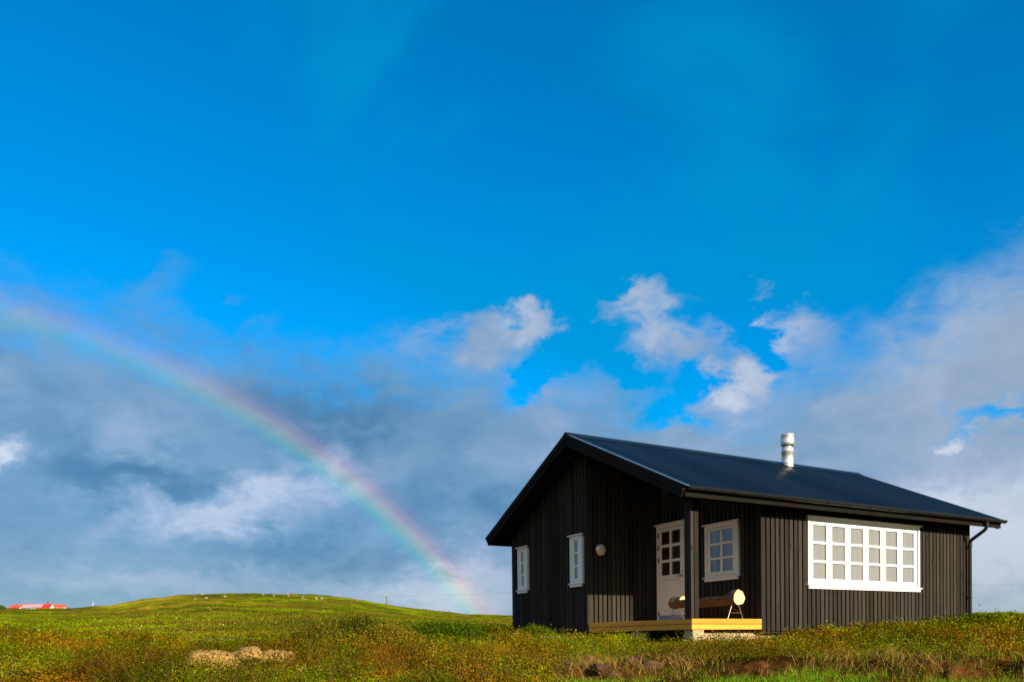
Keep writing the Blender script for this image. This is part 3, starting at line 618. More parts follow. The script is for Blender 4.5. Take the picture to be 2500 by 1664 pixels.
# gutter + downpipe
def gutter(vc, name='gutter'):
    w = MB(); zt = 2.545; n = 9; rad = .058; ua, ub = -OV+.055, LE+.02; prof = [(vc+rad*math.cos(math.pi+math.pi*k/n), zt+rad*math.sin(math.pi+math.pi*k/n)) for k in range(n+1)]
    inn = [(vc+(rad-.005)*math.cos(math.pi+math.pi*k/n), zt+(rad-.005)*math.sin(math.pi+math.pi*k/n)) for k in range(n+1)][::-1]
    w.prism(prof+inn, 'x', ua, ub); w.tube([(ua, vc-rad, zt), (ub, vc-rad, zt)], .007, 8)
    for e in (ua, ub): w.prism(prof, 'x', e-.004, e+.004)
    g = w.build(name, M['gutter'], cabin); x_ = ua+.35
    while x_ < ub: q = MB(); q.tube([(x_, vc+(rad+.004)*math.cos(math.pi+math.pi*k/8), zt+(rad+.004)*math.sin(math.pi+math.pi*k/8)) for k in range(9)], .007, 6); q.build('gutter_bracket', M['gutter'], g); x_ += .60
    return g
gutter(-.447); gutter(WD+.447)
w = MB(); pp = [(8.0, -.445, 2.50), (8.0, -.445, 2.40), (8.0, -.432, 2.345), (8.0, -.395, 2.305), (8.0, -.12, 2.135), (8.0, -.088, 2.10), (8.0, -.08, 2.05), (8.0, -.08, -.05)]
w.tube(pp, .037, 16); w.lathe([(.045, -.015), (.045, .015)], (8.0, -.08, 2.03)); w.lathe([(.043, 0), (.062, .06)], (8.0, -.445, 2.47)); dp = w.build('downpipe', M['gutter'], cabin)
for zz in (1.985, .87): w = MB(); w.lathe([(.038, -.018), (.046, -.018), (.046, .018), (.038, .018)], (8.0, -.08, zz)); w.box(7.99, 8.01, -.05, 0, zz-.01, zz+.01); w.box(8.03, 8.058, -.095, -.07, zz-.014, zz+.014); w.build('pipe_clamp', M['gutter'], dp)
# beam and corner post
w = MB(); w.bevbox(-OV+.045, LB+.04, .085, .202, 2.462, 2.68, .004); w.build('porch_beam', M['trim_black'], cabin)
w = MB(); w.box(.022, .150, .024, .165, ZD, 2.46)
post = w.build('corner_post', M['dark'], cabin)
for bx_ in ((-.012, .040, .103, .174), (-.014, .052, -.002, .088), (.071, .168, 0, .04), (.09, .168, .135, .176)):
    w = MB(); w.bevbox(*bx_, ZD, 2.461, .004); w.build('post_board', M['siding'], post)
# ---- windows
def muntined(par, axis, pos, out, a0, a1, z0, z1, panes, frame_w=.055, sash=None, blind='blind', name='window'):
    """a = coordinate along the wall; pos = wall face; out=-1 -> faces -normal.  panes: (cols [(a,b)], rows [(z,zz)])"""
    def bx_(mb, a_, b_, d0, d1, za, zb, bev=.003):
        lo, hi = sorted((pos+out*d0, pos+out*d1))
        if axis == 'u': mb.bevbox(a_, b_, lo, hi, za, zb, bev)
        else: mb.bevbox(lo, hi, a_, b_, za, zb, bev)
    fr = MB()
    bx_(fr, a0, a0+frame_w, -.06, .022, z0, z1); bx_(fr, a1-frame_w, a1, -.06, .022, z0, z1); bx_(fr, a0+frame_w, a1-frame_w, -.06, .0215, z1-frame_w*.9, z1); bx_(fr, a0+frame_w, a1-frame_w, -.06, .0215, z0, z0+.05)
    win = fr.build(name, M['white'], cabin)
    q = MB(); bx_(q, a0-.04, a1+.04, -.005, .062, z1+.001, z1+.027); q.build('drip_cap', M['white'], win)
    q = MB(); bx_(q, a0-.035, a1+.035, -.005, .056, z0+.001-.0, z0+.024); bx_(q, a0, a1, -.005, .034, z0-.058, z0-.001); q.build('sill', M['white'], win)
    cols, rows = panes; sashes = sash or [(a0+frame_w+.006, a1-frame_w-.006, cols)]
    for (sa, sb, cc) in sashes:
        s_ = MB(); zs0, zs1 = z0+.056, z1-frame_w*.9-.006
        bx_(s_, sa, cc[0][0], -.011, .010, zs0, zs1); bx_(s_, cc[-1][1], sb, -.011, .010, zs0, zs1)
        bx_(s_, cc[0][0]+.0005, cc[-1][1]-.0005, -.011, .0095, zs0, rows[0][0], .002); bx_(s_, cc[0][0]+.0005, cc[-1][1]-.0005, -.011, .0095, rows[-1][1], zs1, .002)
        for (ra, rb) in zip(rows[:-1], rows[1:]): bx_(s_, cc[0][0]+.0005, cc[-1][1]-.0005, -.011, .009, ra[1], rb[0], .002)
        for (ca, cb) in zip(cc[:-1], cc[1:]): bx_(s_, ca[1], cb[0], -.011, .0085, rows[0][0]+.0005, rows[-1][1]-.0005, .002)
        so_ = s_.build('sash', M['white'], win)
        g_ = MB(); bx_(g_, cc[0][0]-.004, cc[-1][1]+.004, -.006, -.003, rows[0][0]-.004, rows[-1][1]+.004, .0005); g_.build('pane', M['glass'], so_)
    if blind:
        q = MB(); nn = int((a1-a0-.06)/.006); cs_ = [(a0+.03+(a1-a0-.06)*k/nn, -.020+.003*math.sin(k*.21+2*math.sin(k*.05)+a0*7)) for k in range(nn+1)]
        pts = [(c_[0], pos+out*c_[1]) if axis == 'u' else (pos+out*c_[1], c_[0]) for c_ in cs_]
        q.add([(p_[0], p_[1], z0+.02) for p_ in pts]+[(p_[0], p_[1], z1-.02) for p_ in pts], [(k, k+1, k+nn+2, k+nn+1) for k in range(nn)], .5, True); q.build('curtain_backing', M[blind], win)
    return win
P5 = .5405
sashes = [(3.06-.066+P5*k, 3.06-.066+P5*(k+1)-.008, [(3.05+P5*k, 3.05+P5*k+.378)]) for k in range(6)]
bw = muntined(None, 'u', 0, -1, 2.905, 6.315, 1.008, 2.325, ([(0, 0)], [(1.1435, 1.4565), (1.5038, 1.8194), (1.8679, 2.1826)]), .058, sash=[(max(a_, 2.97), min(b_, 6.25), c_) for a_, b_, c_ in sashes])
bw['label'] = 'wide sunlit white window of six sashes'
rows3 = [(1.334, 1.579), (1.618, 1.867), (1.906, 2.149)]
g = muntined(None, 'v', 0, -1, 3.395, 3.860, 1.215, 2.247, ([(3.565, 3.705)], rows3), .062); g['label'] = 'narrow white gable window nearer the porch'
g = muntined(None, 'v', 0, -1, 5.735, 6.195, 1.215, 2.247, ([(5.905, 6.045)], rows3), .062); g['label'] = 'narrow white gable window near the far corner'
g = muntined(None, 'v', LB, -1, .57, 1.48, 1.205, 2.255, ([(.718, .995), (1.055, 1.327)], [(1.326, 1.569), (1.613, 1.850), (1.897, 2.141)]), .062, blind='pane_backing'); g['label'] = 'six pane white window in the porch'
# ---- door
def B4(mb, v0, v1, d0, d1, z0, z1, bev=.003): mb.bevbox(LB-d1, LB-d0, v0, v1, z0, z1, bev)
w = MB(); B4(w, 2.925, 2.985, -.06, .022, ZD+.002, 2.455); B4(w, 2.03, 2.085, -.06, .022, ZD+.002, 2.455); B4(w, 2.0855, 2.9245, -.06, .0215, 2.40, 2.455); B4(w, 1.99, 3.025, -.005, .06, 2.456, 2.484)
door = w.build('door', M['white'], cabin); door['label'] = 'white porch door with six panes over a panel'
w = MB(); dc = [(2.235, 2.51), (2.57, 2.845)]; dr = [(1.38, 1.655), (1.712, 1.977), (2.038, 2.312)]
B4(w, 2.092, 2.235, -.04, .008, ZD+.012, 2.392); B4(w, 2.845, 2.918, -.04, .008, ZD+.012, 2.392); B4(w, 2.2355, 2.8445, -.04, .0075, 2.312, 2.392); B4(w, 2.2355, 2.8445, -.04, .0075, 1.285, 1.38); B4(w, 2.2355, 2.8445, -.04, .0075, ZD+.012, .61)
B4(w, 2.2355, 2.8445, -.04, .007, 1.655, 1.712, .002); B4(w, 2.2355, 2.8445, -.04, .007, 1.977, 2.038, .002); B4(w, 2.51, 2.57, -.04, .0065, 1.3805, 2.3115, .002)
B4(w, 2.2355, 2.8445, -.035, -.020, .6105, 1.2845, .001); B4(w, 2.262, 2.818, -.03, -.004, .637, 1.258, .006)
leaf = w.build('door_leaf', M['white'], door)
w = MB(); B4(w, 2.232, 2.848, -.008, -.005, 1.377, 2.315, .0005); w.build('pane', M['glass'], leaf)
w = MB(); B4(w, 2.094, 2.916, .0085, .0105, ZD+.014, .522, .0005); w.build('kick_plate', M['film'], leaf)
w = MB(); w.tube([(LB-.008, 2.17, 1.335), (LB-.055, 2.17, 1.335)], .012); w.tube([(LB-.055, 2.165, 1.335), (LB-.055, 2.30, 1.337)], .009); w.lathe([(.0, -.014), (.026, -.012), (.026, 0)], (LB-.008, 2.17, 1.335), 'y'); w.build('door_handle', M['greymetal'], leaf)
w = MB(); w.tube([(LB-.007, 2.17, 1.436), (LB-.018, 2.17, 1.436)], .022, 20); w.build('lock', M['steel'], leaf)
for zz in (.50, 1.66, 1.93, 2.19):
    w = MB(); w.tube([(LB-.028, 2.925, zz), (LB-.028, 2.925, zz+.105)], .012, 10); B4(w, 2.90, 2.95, .006, .024, zz+.004, zz+.10); w.build('hinge', M['greymetal'], leaf)
# ---- round lamp on the porch side wall
w = MB(); w.lathe([(.0, 0), (.119, 0), (.122, -.010), (.122, -.038), (.108, -.052), (.096, -.052)], (.335, VA, 1.918), 'y', 40); lamp = w.build('wall_lamp', M['steel'], cabin); lamp['label'] = 'round bulkhead lamp with a metal rim'
w = MB(); w.lathe([(.097, -.045), (.092, -.060), (.075, -.075), (.045, -.087), (.015, -.092), (0, -.093)], (.335, VA, 1.918), 'y', 40); w.build('lamp_glass', M['lampglass'], lamp)
# ---- flue
cu, cvv = 5.83, 3.10; w = MB(); zb_ = 4.02
w.lathe([(.139, zb_), (.139, 4.262), (.1405, 4.266), (.139, 4.27), (.139, 4.505), (.144, 4.508), (.144, 4.598), (.141, 4.603), (.085, 4.69), (.068, 4.74), (.068, 4.80)], (cu, cvv, 0), 'z', 40)
fl_ = w.build('flue', M['steel'], cabin)
w = MB(); w.lathe([(.150, 4.955), (.157, 4.962), (.157, 4.925), (.1605, 4.921), (.157, 4.917), (.157, 4.745), (.1605, 4.741), (.157, 4.737), (.157, 4.695), (.152, 4.690), (.148, 4.70), (.148, 4.93), (.150, 4.955)], (cu, cvv, 0), 'z', 40); cap = w.build('flue_cowl', M['steel'], fl_)
w = MB(); w.lathe([(.0, 4.75), (.147, 4.75)], (cu, cvv, 0), 'z', 32); w.build('cowl_baffle', M['cowl_dark'], cap)  # black disc: the dark of the cowl's open bottom put into the colour
w = MB(); w.prism([(cvv-.19, roofz(cvv-.19)+.012), (cvv+.15, roofz(cvv+.15)+.012), (cvv+.15, roofz(cvv+.15)+.018), (cvv-.19, roofz(cvv-.19)+.018)], 'x', cu-.18, cu+.18); w.build('flue_flashing', M['roof'], fl_)

# ------------------------------------------------------------------ log bench on the porch
def house_pt(u, v, z): return (CX+u*Bx-v*By, CY+u*By+v*Bx, z)
bench = empty('log_bench', house_pt(1.17, .95, ZD), PHI); tag(bench, 'log seat with bark and a scooped top on thin metal trestles on the porch', 'bench')
def log_mesh():
    nv_, ns = 46, 36; v0, v1 = -.90, .92; V = []; F_ = []
    for i in range(nv_):
        t = v0+(v1-v0)*i/(nv_-1)
        top = .20
        if -.62 < t < .62: top = .035
        elif t <= -.62: top = .035+(.20-.035)*min(1, (-.62-t)/.20)
        for k in range(ns):
            a = 2*math.pi*k/ns; rr = (.128-.014*max(0, min(1, (t-.2)/.4)))*(1+.05*math.sin(3*a+t*4)+.03*math.sin(7*a-t*9)+.02*random.uniform(-1, 1))+(.012 if t < -.75 or t > .8 else 0)
            x_, z_ = rr*math.cos(a), rr*math.sin(a)
            if z_ > top: z_ = top+(z_-top)*.06
            V.append((x_, t, .385+z_-.006*math.sin(t*2)))
    for i in range(nv_-1):
        for k in range(ns): F_.append((i*ns+k, i*ns+(k+1) % ns, (i+1)*ns+(k+1) % ns, (i+1)*ns+k))
    return V, F_, nv_, ns
LV, LF, nv_, ns_ = log_mesh()
w = MB(); w.add(LV, LF, .5, True); log = w.build('log', M['bark'], bench)
w = MB(); ring = LV[:ns_]; c0 = (0, ring[0][1]-.001, .385); w.add([(0, -.901, .385)]+[(x_*.97, -.901, .385+(z_-.385)*.97) for x_, _, z_ in ring], [(0, k+1, (k+1) % ns_+1) for k in range(ns_)], .5); w.build('sawn_end', M['cutwood'], log)
w = MB(); ring = LV[-ns_:]; w.add([(0, .921, .385)]+[(x_, .921, z_) for x_, _, z_ in ring], [(0, k+1, (k+1) % ns_+1) for k in range(ns_)], .5); w.build('sawn_end', M['cutwood'], log)
w = MB(); a_ = np.linspace(.33, math.pi-.33, 14); w.add([(.113*math.cos(q), .604, .385+.117*math.sin(q)) for q in a_], [tuple(range(14))], .5); w.build('sawn_step', M['cutwood'], log)
for t in (-.80, .80):
    w = MB()
    for s_ in (-1, 1): w.tube([(s_*.19, t, 0), (s_*.072, t, .285)], .009, 8)
    w.tube([(-.142, t, .115), (.142, t, .115)], .005, 6); w.tube([(-.142, t, .115), (-.02, t+(.22 if t < 0 else -.22), .27)], .005, 6); w.tube([(.142, t, .115), (.02, t+(.22 if t < 0 else -.22), .27)], .005, 6)
    w.build('trestle', M['rod'], bench)

# ------------------------------------------------------------------ boulders and stones
def stone_mat(c0, c1, moss=False):
    def fn(t, bs):
        co = objco(t); n_ = t.noise(co, 5, 8, .62, .3); c = t.ramp(n_, [(.3, c0), (.6, c1)])
        d = t.sstep(t.noise(t.v('ADD', co, (3, 3, 3)), 6.5, 1.5, .5), .66, .72); c = t.mix(t.m('MULTIPLY', d, .8), c, (.045, .042, .040))
        P_(t, bs, Base_Color=c, Roughness=.9); bump(t, bs, t.noise(co, 22, 8, .7), .7, .012)
    return fn
M['boulder'] = mat('tan_rock', stone_mat((.20, .10, .022), (.36, .205, .052))); M['pale'] = mat('pale_rock', stone_mat((.16, .125, .07), (.29, .24, .15)))
def boulder(name, loc, sx, sy, sz, seed, mtl, rz=0, sub=4, flat=.0):
    bm = bmesh.new(); bmesh.ops.create_icosphere(bm, subdivisions=sub, radius=1); rs_ = np.random.default_rng(seed); pl = [(Vector(rs_.normal(size=3)).normalized(), rs_.uniform(.55, .88)) for _ in range(11)]
    from mathutils import noise as mn
    for v in bm.verts:
        c = v.co.copy()
        for n_, d in pl:
            e = c.dot(n_)-d
            if e > 0: c -= n_*e*.97
        c += c.normalized()*.10*mn.noise(c*2.3+Vector((seed, 0, 0)))+c.normalized()*.05*mn.noise(c*6)-c.normalized()*.07*max(0, 1-abs(mn.noise(c*1.6+Vector((0, seed, 3))))*14)
        v.co = Vector((c.x*sx, c.y*sy, c.z*sz))
    me = bpy.data.meshes.new(name); bm.to_mesh(me); bm.free(); me.materials.append(mtl)
    for p in me.polygons: p.use_smooth = True
    o = bpy.data.objects.new(name, me); COL.objects.link(o); o.location = loc; o.rotation_euler = (0, 0, rz); return o
def place_b(px, r, dz): x_, y_, z_ = at_r(px, r); return (x_, y_, z_+dz)
tag(boulder('boulder', place_b(520, 9.55, .065), .33, .24, .175, 3, M['boulder'], .1), 'largest tan boulder, rounded and cracked, in the heather at lower left', 'boulder', 'tan boulders in the heather')
tag(boulder('boulder', place_b(612, 9.9, .065), .28, .2, .155, 8, M['boulder'], -.5), 'tan boulder with a dark patch, right behind the largest one', 'boulder', 'tan boulders in the heather')
tag(boulder('boulder', place_b(672, 10.2, .04), .28, .16, .10, 12, M['boulder'], .2), 'low flat tan boulder at the right end of the boulder row', 'boulder', 'tan boulders in the heather')
tag(boulder('stone', place_b(1152, 7.05, .0), .055, .05, .04, 21, M['pale'], .3, 3), 'small pale pink stone at the bottom edge, in the heather', 'stone')
tag(boulder('stone', place_b(738, 8.6, -.01), .05, .04, .035, 23, M['pale'], .3, 3), 'small tan stone in the heather right of the boulders', 'stone')
for i, (px, py, wd, ht) in enumerate([(398, 1463, 4, 3), (477, 1461, 7, 4), (494, 1449.5, 11, 5), (504, 1459, 11, 4), (549, 1455, 12, 5), (643, 1451, 7, 4), (668, 1452.5, 6, 3), (703, 1449.5, 9, 5), (704, 1454.5, 8, 4), (740, 1453.5, 7, 3), (738, 1459.5, 6, 4), (746, 1461.5, 7, 3), (772, 1460.5, 9, 6.5), (785, 1460.5, 8, 6.0), (861, 1460.5, 6, 4), (872, 1465, 5, 3)]):
    x_, y_, z_ = on_ground(px, py+1.5, 60, 149.5); rr = math.hypot(x_, y_); s_ = rr/1920
    where = ['lone small pale rock low on the left shoulder of the hill', 'pale rock on the left slope below the hill crest, lower left of a pair', 'pale domed rock just under the hill crest, far left', 'long pale rock below the domed one on the left of the hill', 'wide pale rock with a flat top left of the hill centre', 'pale rock just under the crest, right of the hill top', 'small pale rock between the crest rocks at the hill centre', 'pale rock breaking the skyline at the hill centre', 'flat pale rock directly below the skyline rock', 'thin pale rock just under the crest right of the skyline rock', 'small pale rock, left of two touching rocks right of the hill centre', 'small pale rock, right of two touching rocks right of the hill centre', 'round whitish rock, left one of the big round pair', 'round whitish rock, right one of the big round pair', 'small pale rock on the crest where the hill falls to the right', 'tiny pale rock lowest and farthest right on the hill slope'][i]
    tag(boulder('hill_rock', (x_, y_, z_+ht*s_*.25), wd*s_*.52, wd*s_*.42, ht*s_*.68, 40+i, M['pale'], i, 2), where, 'rock', 'pale rocks on the green hill')
# soil clods on the torn bank
M['soil'] = mat('brown_soil', lambda t, bs: (P_(t, bs, Base_Color=t.ramp(t.noise(objco(t), 9, 6, .6), [(.3, (.035, .015, .005)), (.7, (.11, .048, .015))]), Roughness=1.), bump(t, bs, t.noise(objco(t), 30, 6, .7), 1., .01)))
clods = [(1395, 8.25, .16, .07), (1440, 8.45, .13, .07), (1470, 8.0, .2, .07), (1545, 8.2, .2, .08), (1500, 7.85, .14, .05), (1592, 8.05, .15, .07), (1360, 8.0, .12, .05)]
for i, (px, r_, s_, h_) in enumerate(clods):
    desc = ['clod of brown peat high on the left of the dug soil, under dry grass', 'brown peat clod below the tall tuft, second row', 'broad brown peat clod in the middle of the dug soil', 'long brown peat clod with a shaded underside, right of the middle', 'low brown peat clod nearest the bright grass', 'brown peat clod at the right end of the dug soil', 'small brown peat clod at the left end of the dug soil'][i]
    tag(boulder('soil_clod', place_b(px, r_, .0), s_, s_*.6, h_, 60+i, M['soil'], i*.7, 4), desc, 'soil clod', 'peat clods on the turf bank')

# ------------------------------------------------------------------ shrubs
def shrub(px, r_, rx, ry, h, n, pal, label, group=None, leafsize=.013):
    x0, y0, z0 = at_r(px, r_); e = empty('shrub', (x0, y0, z0)); tag(e, label, 'shrub', group)
    a = rng.uniform(0, 2*math.pi, n); q = np.sqrt(rng.random(n)); bx_ = q*np.cos(a)*rx; by_ = q*np.sin(a)*ry
    lump = .7+.6*fbm((bx_+x0)/.33, (by_+y0)/.33, 2, 601); Hh = h*np.sqrt(np.clip(1-q*q, .04, 1))*lump*rng.uniform(.75, 1.1, n)
    bz = height(bx_+x0, by_+y0)-z0; NL_ = 12; V, T = sprigs(bx_, by_, bz-.01, Hh, .28, NL_, np.full(n, leafsize*(1.35 if n > 100 else 1)), None, .35); T = T[::5] if n > 100 else T; ns2 = len(T)
    if n <= 100: T[:, :2] = T[0:1, :2]+.25*(T[:, :2]-T[0:1, :2])
    base = np.array(pal)[rng.integers(0, len(pal), n)]; c = np.repeat(base, NL_, 0)*rng.uniform(.55, 1.5, (n*NL_, 1))
    build_quads('foliage', V, c, M['leaf'], e); build_quads('stems', T, np.array([.055, .035, .018])*rng.uniform(.5, 1.4, (ns2, 1)), M['twig'], e)
DG = [(.028, .045, .003), (.048, .070, .003), (.14, .15, .008), (.12, .09, .01)]; BG = [(.05, .10, .003), (.08, .13, .004), (.035, .07, .003)]; OG = [(.16, .15, .01), (.22, .12, .012), (.11, .11, .008)]
shrub(790, 12.6, .66, .5, .40, 2600, DG+OG, 'left shoulder of the shrub mound, olive willow with yellow tips')
shrub(868, 12.9, .66, .5, .47, 3200, DG, 'tallest dark green willow shrub on the mound left of the cabin')
shrub(960, 12.4, .5, .4, .36, 2200, OG, 'rusty orange dwarf birch between the two taller shrubs')
shrub(1090, 12.8, .85, .5, .38, 3200, BG+DG[:1], 'bright green leafy willow shrub nearest the cabin corner')
shrub(515, 11.6, .28, .22, .24, 500, DG, 'small dark green shrub standing behind the largest boulder')
shrub(1310, 16.2, .42, .25, .20, 500, BG+OG[:1], 'low green plants against the gable wall beside the gravel heap')
shrub(1255, 17.4, .35, .25, .14, 300, DG, 'low dark plants at the far corner of the gable wall')
for (px, r_, h_, lb) in ((1867, 13.55, .30, 'thin twiggy birch shoot at the right end of the porch deck'), (1765, 12.6, .30, 'leafless reddish shoot in front of the foundation under the deck'), (1985, 14.0, .26, 'small leafy shoot against the siding below the left half of the wide window'), (2195, 14.9, .30, 'tall leafy shoot against the siding below the right half of the wide window'), (1455, 13.0, .26, 'thin green shoot in front of the left part of the deck')):
    shrub(px, r_, .10, .07, h_, 16, OG+BG, lb, leafsize=.011)

# ------------------------------------------------------------------ gravel heap, roads
M['gravel'] = mat('grey_gravel', lambda t, bs: (P_(t, bs, Base_Color=t.ramp(t.noise(objco(t), 60, 4, .7), [(.3, (.13, .12, .11)), (.5, (.30, .28, .26)), (.7, (.52, .50, .47))]), Roughness=.95), bump(t, bs, t.noise(objco(t), 50, 4, .7), 1., .02)))
def sheet(name, poly_fn, nu, nv, lift, material, kind='structure'):
    vs = []; 
    for i in range(nu+1):
        for j in range(nv+1): vs.append(poly_fn(i/nu, j/nv))
    a = np.array(vs); z = height(a[:, 0], a[:, 1])+lift; a = np.stack([a[:, 0], a[:, 1], z], 1)
    f = [(i*(nv+1)+j, (i+1)*(nv+1)+j, (i+1)*(nv+1)+j+1, i*(nv+1)+j+1) for i in range(nu) for j in range(nv)]
    o = np_mesh(name, a, np.array(f), None, material); tag(o, kind=kind); return o
def heap(a, b_):
    th = 2*math.pi*a; q = b_; u, v = -.78+.80*q*math.cos(th), 3.45+1.45*q*math.sin(th); p = house_pt(u, v, 0); return p[:2]
hp = sheet('gravel_patch', heap, 40, 14, .012, M['gravel'])
n = 5200; th = rng.uniform(0, 2*math.pi, n); q = np.sqrt(rng.random(n)); gu = -.78+.85*q*np.cos(th); gv = 3.45+1.55*q*np.sin(th); gx = CX+gu*Bx-gv*By; gy = CY+gu*By+gv*Bx; gz = height(gx, gy)+.015
k = ~in_house(gx, gy, .01); gx, gy, gz = gx[k], gy[k], gz[k]; n = len(gx); pos = np.stack([gx, gy, gz], 1); oct_ = np.array([[1, 0, 0], [0, 1, 0], [-1, 0, 0], [0, -1, 0], [0, 0, 1], [0, 0, -1]], float)
V = pos[:, None]+oct_[None]*rng.uniform(.006, .02, (n, 1, 1))*rng.uniform(.6, 1.3, (n, 6, 1)); F_ = np.array([[0, 1, 4], [1, 2, 4], [2, 3, 4], [3, 0, 4], [1, 0, 5], [2, 1, 5], [3, 2, 5], [0, 3, 5]]); FF = (np.arange(n)[:, None, None]*6+F_[None]).reshape(-1, 3)
M['pebble'] = mat('pebbles', leafm(0.)); gp = np_mesh('gravel', V.reshape(-1, 3), FF, np.repeat(np.array([.34, .33, .31])*rng.uniform(.35, 1.7, (n, 1)), 6, 0), M['pebble'], False, 3); tag(gp, 'loose grey gravel heaped against the gable corner by the porch', 'gravel', kind='stuff')
def roadm(t, bs):
    n_ = t.noise(objco(t), 3.5, 8, .7); P_(t, bs, Base_Color=t.ramp(n_, [(.3, (.12, .075, .05)), (.6, (.24, .17, .125)), (.75, (.42, .34, .27))]), Roughness=.95)
M['road'] = mat('dirt_road', roadm)
def rd(a, b_): az_ = R(-24.2+15*a); r_ = 21.7+2.6*b_+.5*math.sin(a*9); return (r_*math.sin(az_), r_*math.cos(az_))
sheet('dirt_path', rd, 90, 10, .03, M['road'])
def rd2(a, b_): az_ = R(31.2+12*a); r_ = 27.5+2.4*b_+2.0*a; return (r_*math.sin(az_), r_*math.cos(az_))
sheet('gravel_road', rd2, 50, 8, .06, M['gravel'])
M['stake'] = mat('white_stake', paint((.72, .68, .60), .7))
for px, r_, h_, wd_, lb, ln in ((2459, 24.5, .125, .055, 'short white stake, the left of two by the gravel road', 0), (2479, 25.5, .215, .06, 'taller white stake beside the gravel road behind the cabin', .03)):
    x_, y_, z_ = at_r(px, r_); w = MB(); w.prism([(-wd_/2, -.1), (wd_/2, -.1), (wd_/2+ln, h_*.86), (wd_*.1+ln, h_), (-wd_*.35+ln, h_*.9)], 'y', -.03, .03); o = w.build('stake', M['stake'], None, (x_, y_, z_)); tag(o, lb, 'stake', 'white stakes by the gravel road')
    top_px = None

# ------------------------------------------------------------------ far farm, masts, power line
def at_px(px, py, r_): d = pray(px, py); h = math.hypot(d.x, d.y); return Vector((d.x/h*r_, d.y/h*r_, d.z/h*r_))
def roofpaint(c): return mat('painted_roof', lambda t, bs: P_(t, bs, Base_Color=t.ramp(t.noise(objco(t), .8, 4), [(.3, tuple(q*.85 for q in c)), (.7, c)]), Roughness=.6))
RO = roofpaint((.66, .075, .02)); RR = roofpaint((.62, .03, .02)); RG = roofpaint((.50, .34, .36)); FW = mat('farm_white', paint((.8, .8, .78)))
FR = 330.; mpp = FR/1920.6
def barn(px0, px1, pg, py_top, py_bot, rm, label, gable=True, depth=None, yaw=None, rr=FR):
    """ridge from px0+ to px1; white gable end from px1 to pg (right side)"""
    k = rr/1920.6/math.cos(R(29)); L_ = (px1-px0)*k; gw = max((pg-px1)*k, .5); top = at_px(px1, py_top, rr).z; bot = at_px(px1, py_bot, rr).z; hroof = top-bot
    yw = .95 if gable else 0.; L_ = L_/math.cos(yw); gw = gw/math.sin(.95)
    c = at_px((px0+px1)/2, py_top, rr); e = empty('farm_building', (c.x, c.y, bot-3)); tag(e, label, 'farm building', 'red roofed farm buildings on the horizon')
    ang = -math.atan2(c.x, c.y); e.rotation_euler = (0, 0, ang-yw); D_ = max(gw, 1.5) if gable else 4.0; H0 = 3.0
    w = MB(); w.prism([(-D_/2, 0), (D_/2, 0), (D_/2, H0), (0, H0+hroof-.1), (-D_/2, H0)], 'x', -L_/2, L_/2); w.build('wall', FW, e)
    w = MB()
    for s_ in (-1, 1): w.prism([(0, H0+hroof), (s_*(D_/2+.3), H0-.12), (s_*(D_/2+.3), H0+.03), (0, H0+hroof+.15)], 'x', -L_/2-.25, L_/2+.15)
    w.build('roof', rm, e); return e
barn(38, 54, 68, 1475.5, 1483.5, RO, 'farm building with orange roof, leftmost on the horizon')
barn(60, 96, 103, 1475.2, 1482.5, RG, 'farm building with faded pink grey roof and white gable', rr=FR-6)
barn(102, 122, 128, 1474.3, 1483.5, RR, 'farm building with bright red roof and white gable', rr=FR-12)
barn(72, 101, 101.5, 1473.8, 1476.5, RR, 'thin strip of red farm roof behind the pink grey one', False, rr=FR+22)
barn(128, 154, 155, 1475.4, 1481.5, RO, 'long low orange red farm roof running right behind the bank', False, rr=FR+10)
M['mast'] = mat('dark_mast', paint((.07, .06, .09), .6)); M['polewood'] = mat('pole_wood', wood((.07, .055, .045), (.15, .12, .10), (3, 3, .3), 6, .8))
a_, b2 = at_px(117, 1466, FR-8), at_px(117, 1475, FR-8); w = MB(); w.tube([(0, 0, -2), (0, 0, a_.z-b2.z)], .16, 8); w.box(-.3, .3, -.05, .05, a_.z-b2.z-.25, a_.z-b2.z); o = w.build('chimney_mast', M['mast'], None, b2); tag(o, 'thin dark mast rising above the bright red farm roof', 'mast')
a_, b2 = at_px(228.3, 1468, 149), at_px(225, 1477, 149); w = MB(); w.tube([(0, 0, -.6), tuple(a_-b2)], [.04, .025], 8); o = w.build('leaning_post', FW, None, b2); tag(o, 'leaning white post on the skyline left of the hill', 'post')
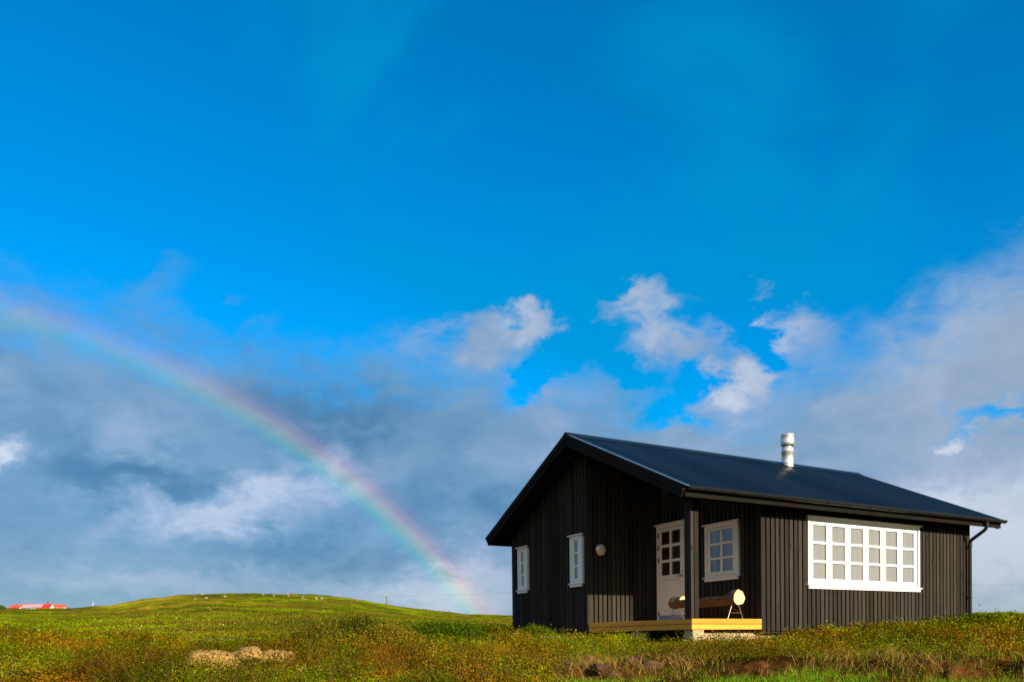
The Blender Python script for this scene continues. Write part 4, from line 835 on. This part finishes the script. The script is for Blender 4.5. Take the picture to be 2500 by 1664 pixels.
# small tree at the left edge
tp = at_px(4, 1484, 300); e = empty('tree', (tp.x, tp.y, tp.z-3)); tag(e, 'small round green tree on the horizon at the left edge', 'tree')
w = MB(); w.tube([(0, 0, 0), (.1, 0, 2.0), (0, .1, 3.6)], [.16, .12, .05], 8); w.tube([(.1, 0, 1.8), (.9, .2, 3.2)], [.07, .03], 6); w.tube([(.1, 0, 2.0), (-.8, -.2, 3.3)], [.07, .03], 6); w.build('trunk', M['polewood'], e)
n = 1800; q = rng.normal(size=(n, 3)); q = unit(q)*(rng.random((n, 1))**.4); pos = q*np.array([1.35, 1.2, 1.0])*(.7+.5*fbm(q[:, 0]*3+9, q[:, 2]*3+4, 2, 7))[:, None]+np.array([0, 0, 3.1]); ax = unit(rng.normal(size=(n, 3))); bb = unit(np.cross(ax, rng.normal(size=(n, 3))))
build_quads('crown', quads(pos, ax, bb, .16, .10), np.array([.06, .10, .02])*rng.uniform(.5, 1.6, (n, 1)), M['leaf'], e)
def pole(pt, hgt, label, yaw=0):
    e = empty('utility_pole', (pt.x, pt.y, pt.z-hgt), yaw); tag(e, label, 'utility pole', 'poles of the power line')
    w = MB(); w.tube([(0, 0, -.5), (0, 0, hgt-.1)], [.16, .11], 10); w.build('post', M['polewood'], e)
    w = MB(); w.box(-.75, .75, -.05, .05, hgt-.55, hgt-.43); w.build('crossarm', M['polewood'], e)
    for s_ in (-.65, 0, .65): w = MB(); w.lathe([(.0, 0), (.05, 0), (.05, .12), (.03, .2), (0, .22)], (s_, 0, (hgt-.43) if s_ else hgt-.12), 'z', 10); w.build('insulator', FW, e)
    return e
pa = at_px(943.5, 1453, 230); pb = at_px(1830, 1400, 125); pc = at_px(2900, 1425, 165); pd = at_px(380, 1478, 330)
pole(pa, 8, 'distant utility pole standing on the skyline right of the hill', .9); pole(pb, 7.5, 'utility pole hidden behind the cabin'); pole(pc, 7.5, 'utility pole off to the right of the cabin')
M['wire'] = mat('dark_wire', paint((.05, .05, .055), .5))
def wire(p, q, sag, lb):
    w = MB(); pts = [p.lerp(q, t/24)-Vector((0, 0, sag*4*(t/24)*(1-t/24))) for t in range(25)]; w.tube(pts, .014, 5, False); tag(w.build('power_line', M['wire']), lb, 'wire', 'spans of the power line')
wire(pa, pb, 1.0, 'thin overhead wire from the hillside pole to the cabin side'); wire(pb, pc, .8, 'thin overhead wire crossing the sky right of the cabin'); wire(pd, pa, .6, 'faint overhead wire dipping behind the hill left of the pole')
print('verts', sum(len(o.data.vertices) for o in bpy.data.objects if o.type == 'MESH'))
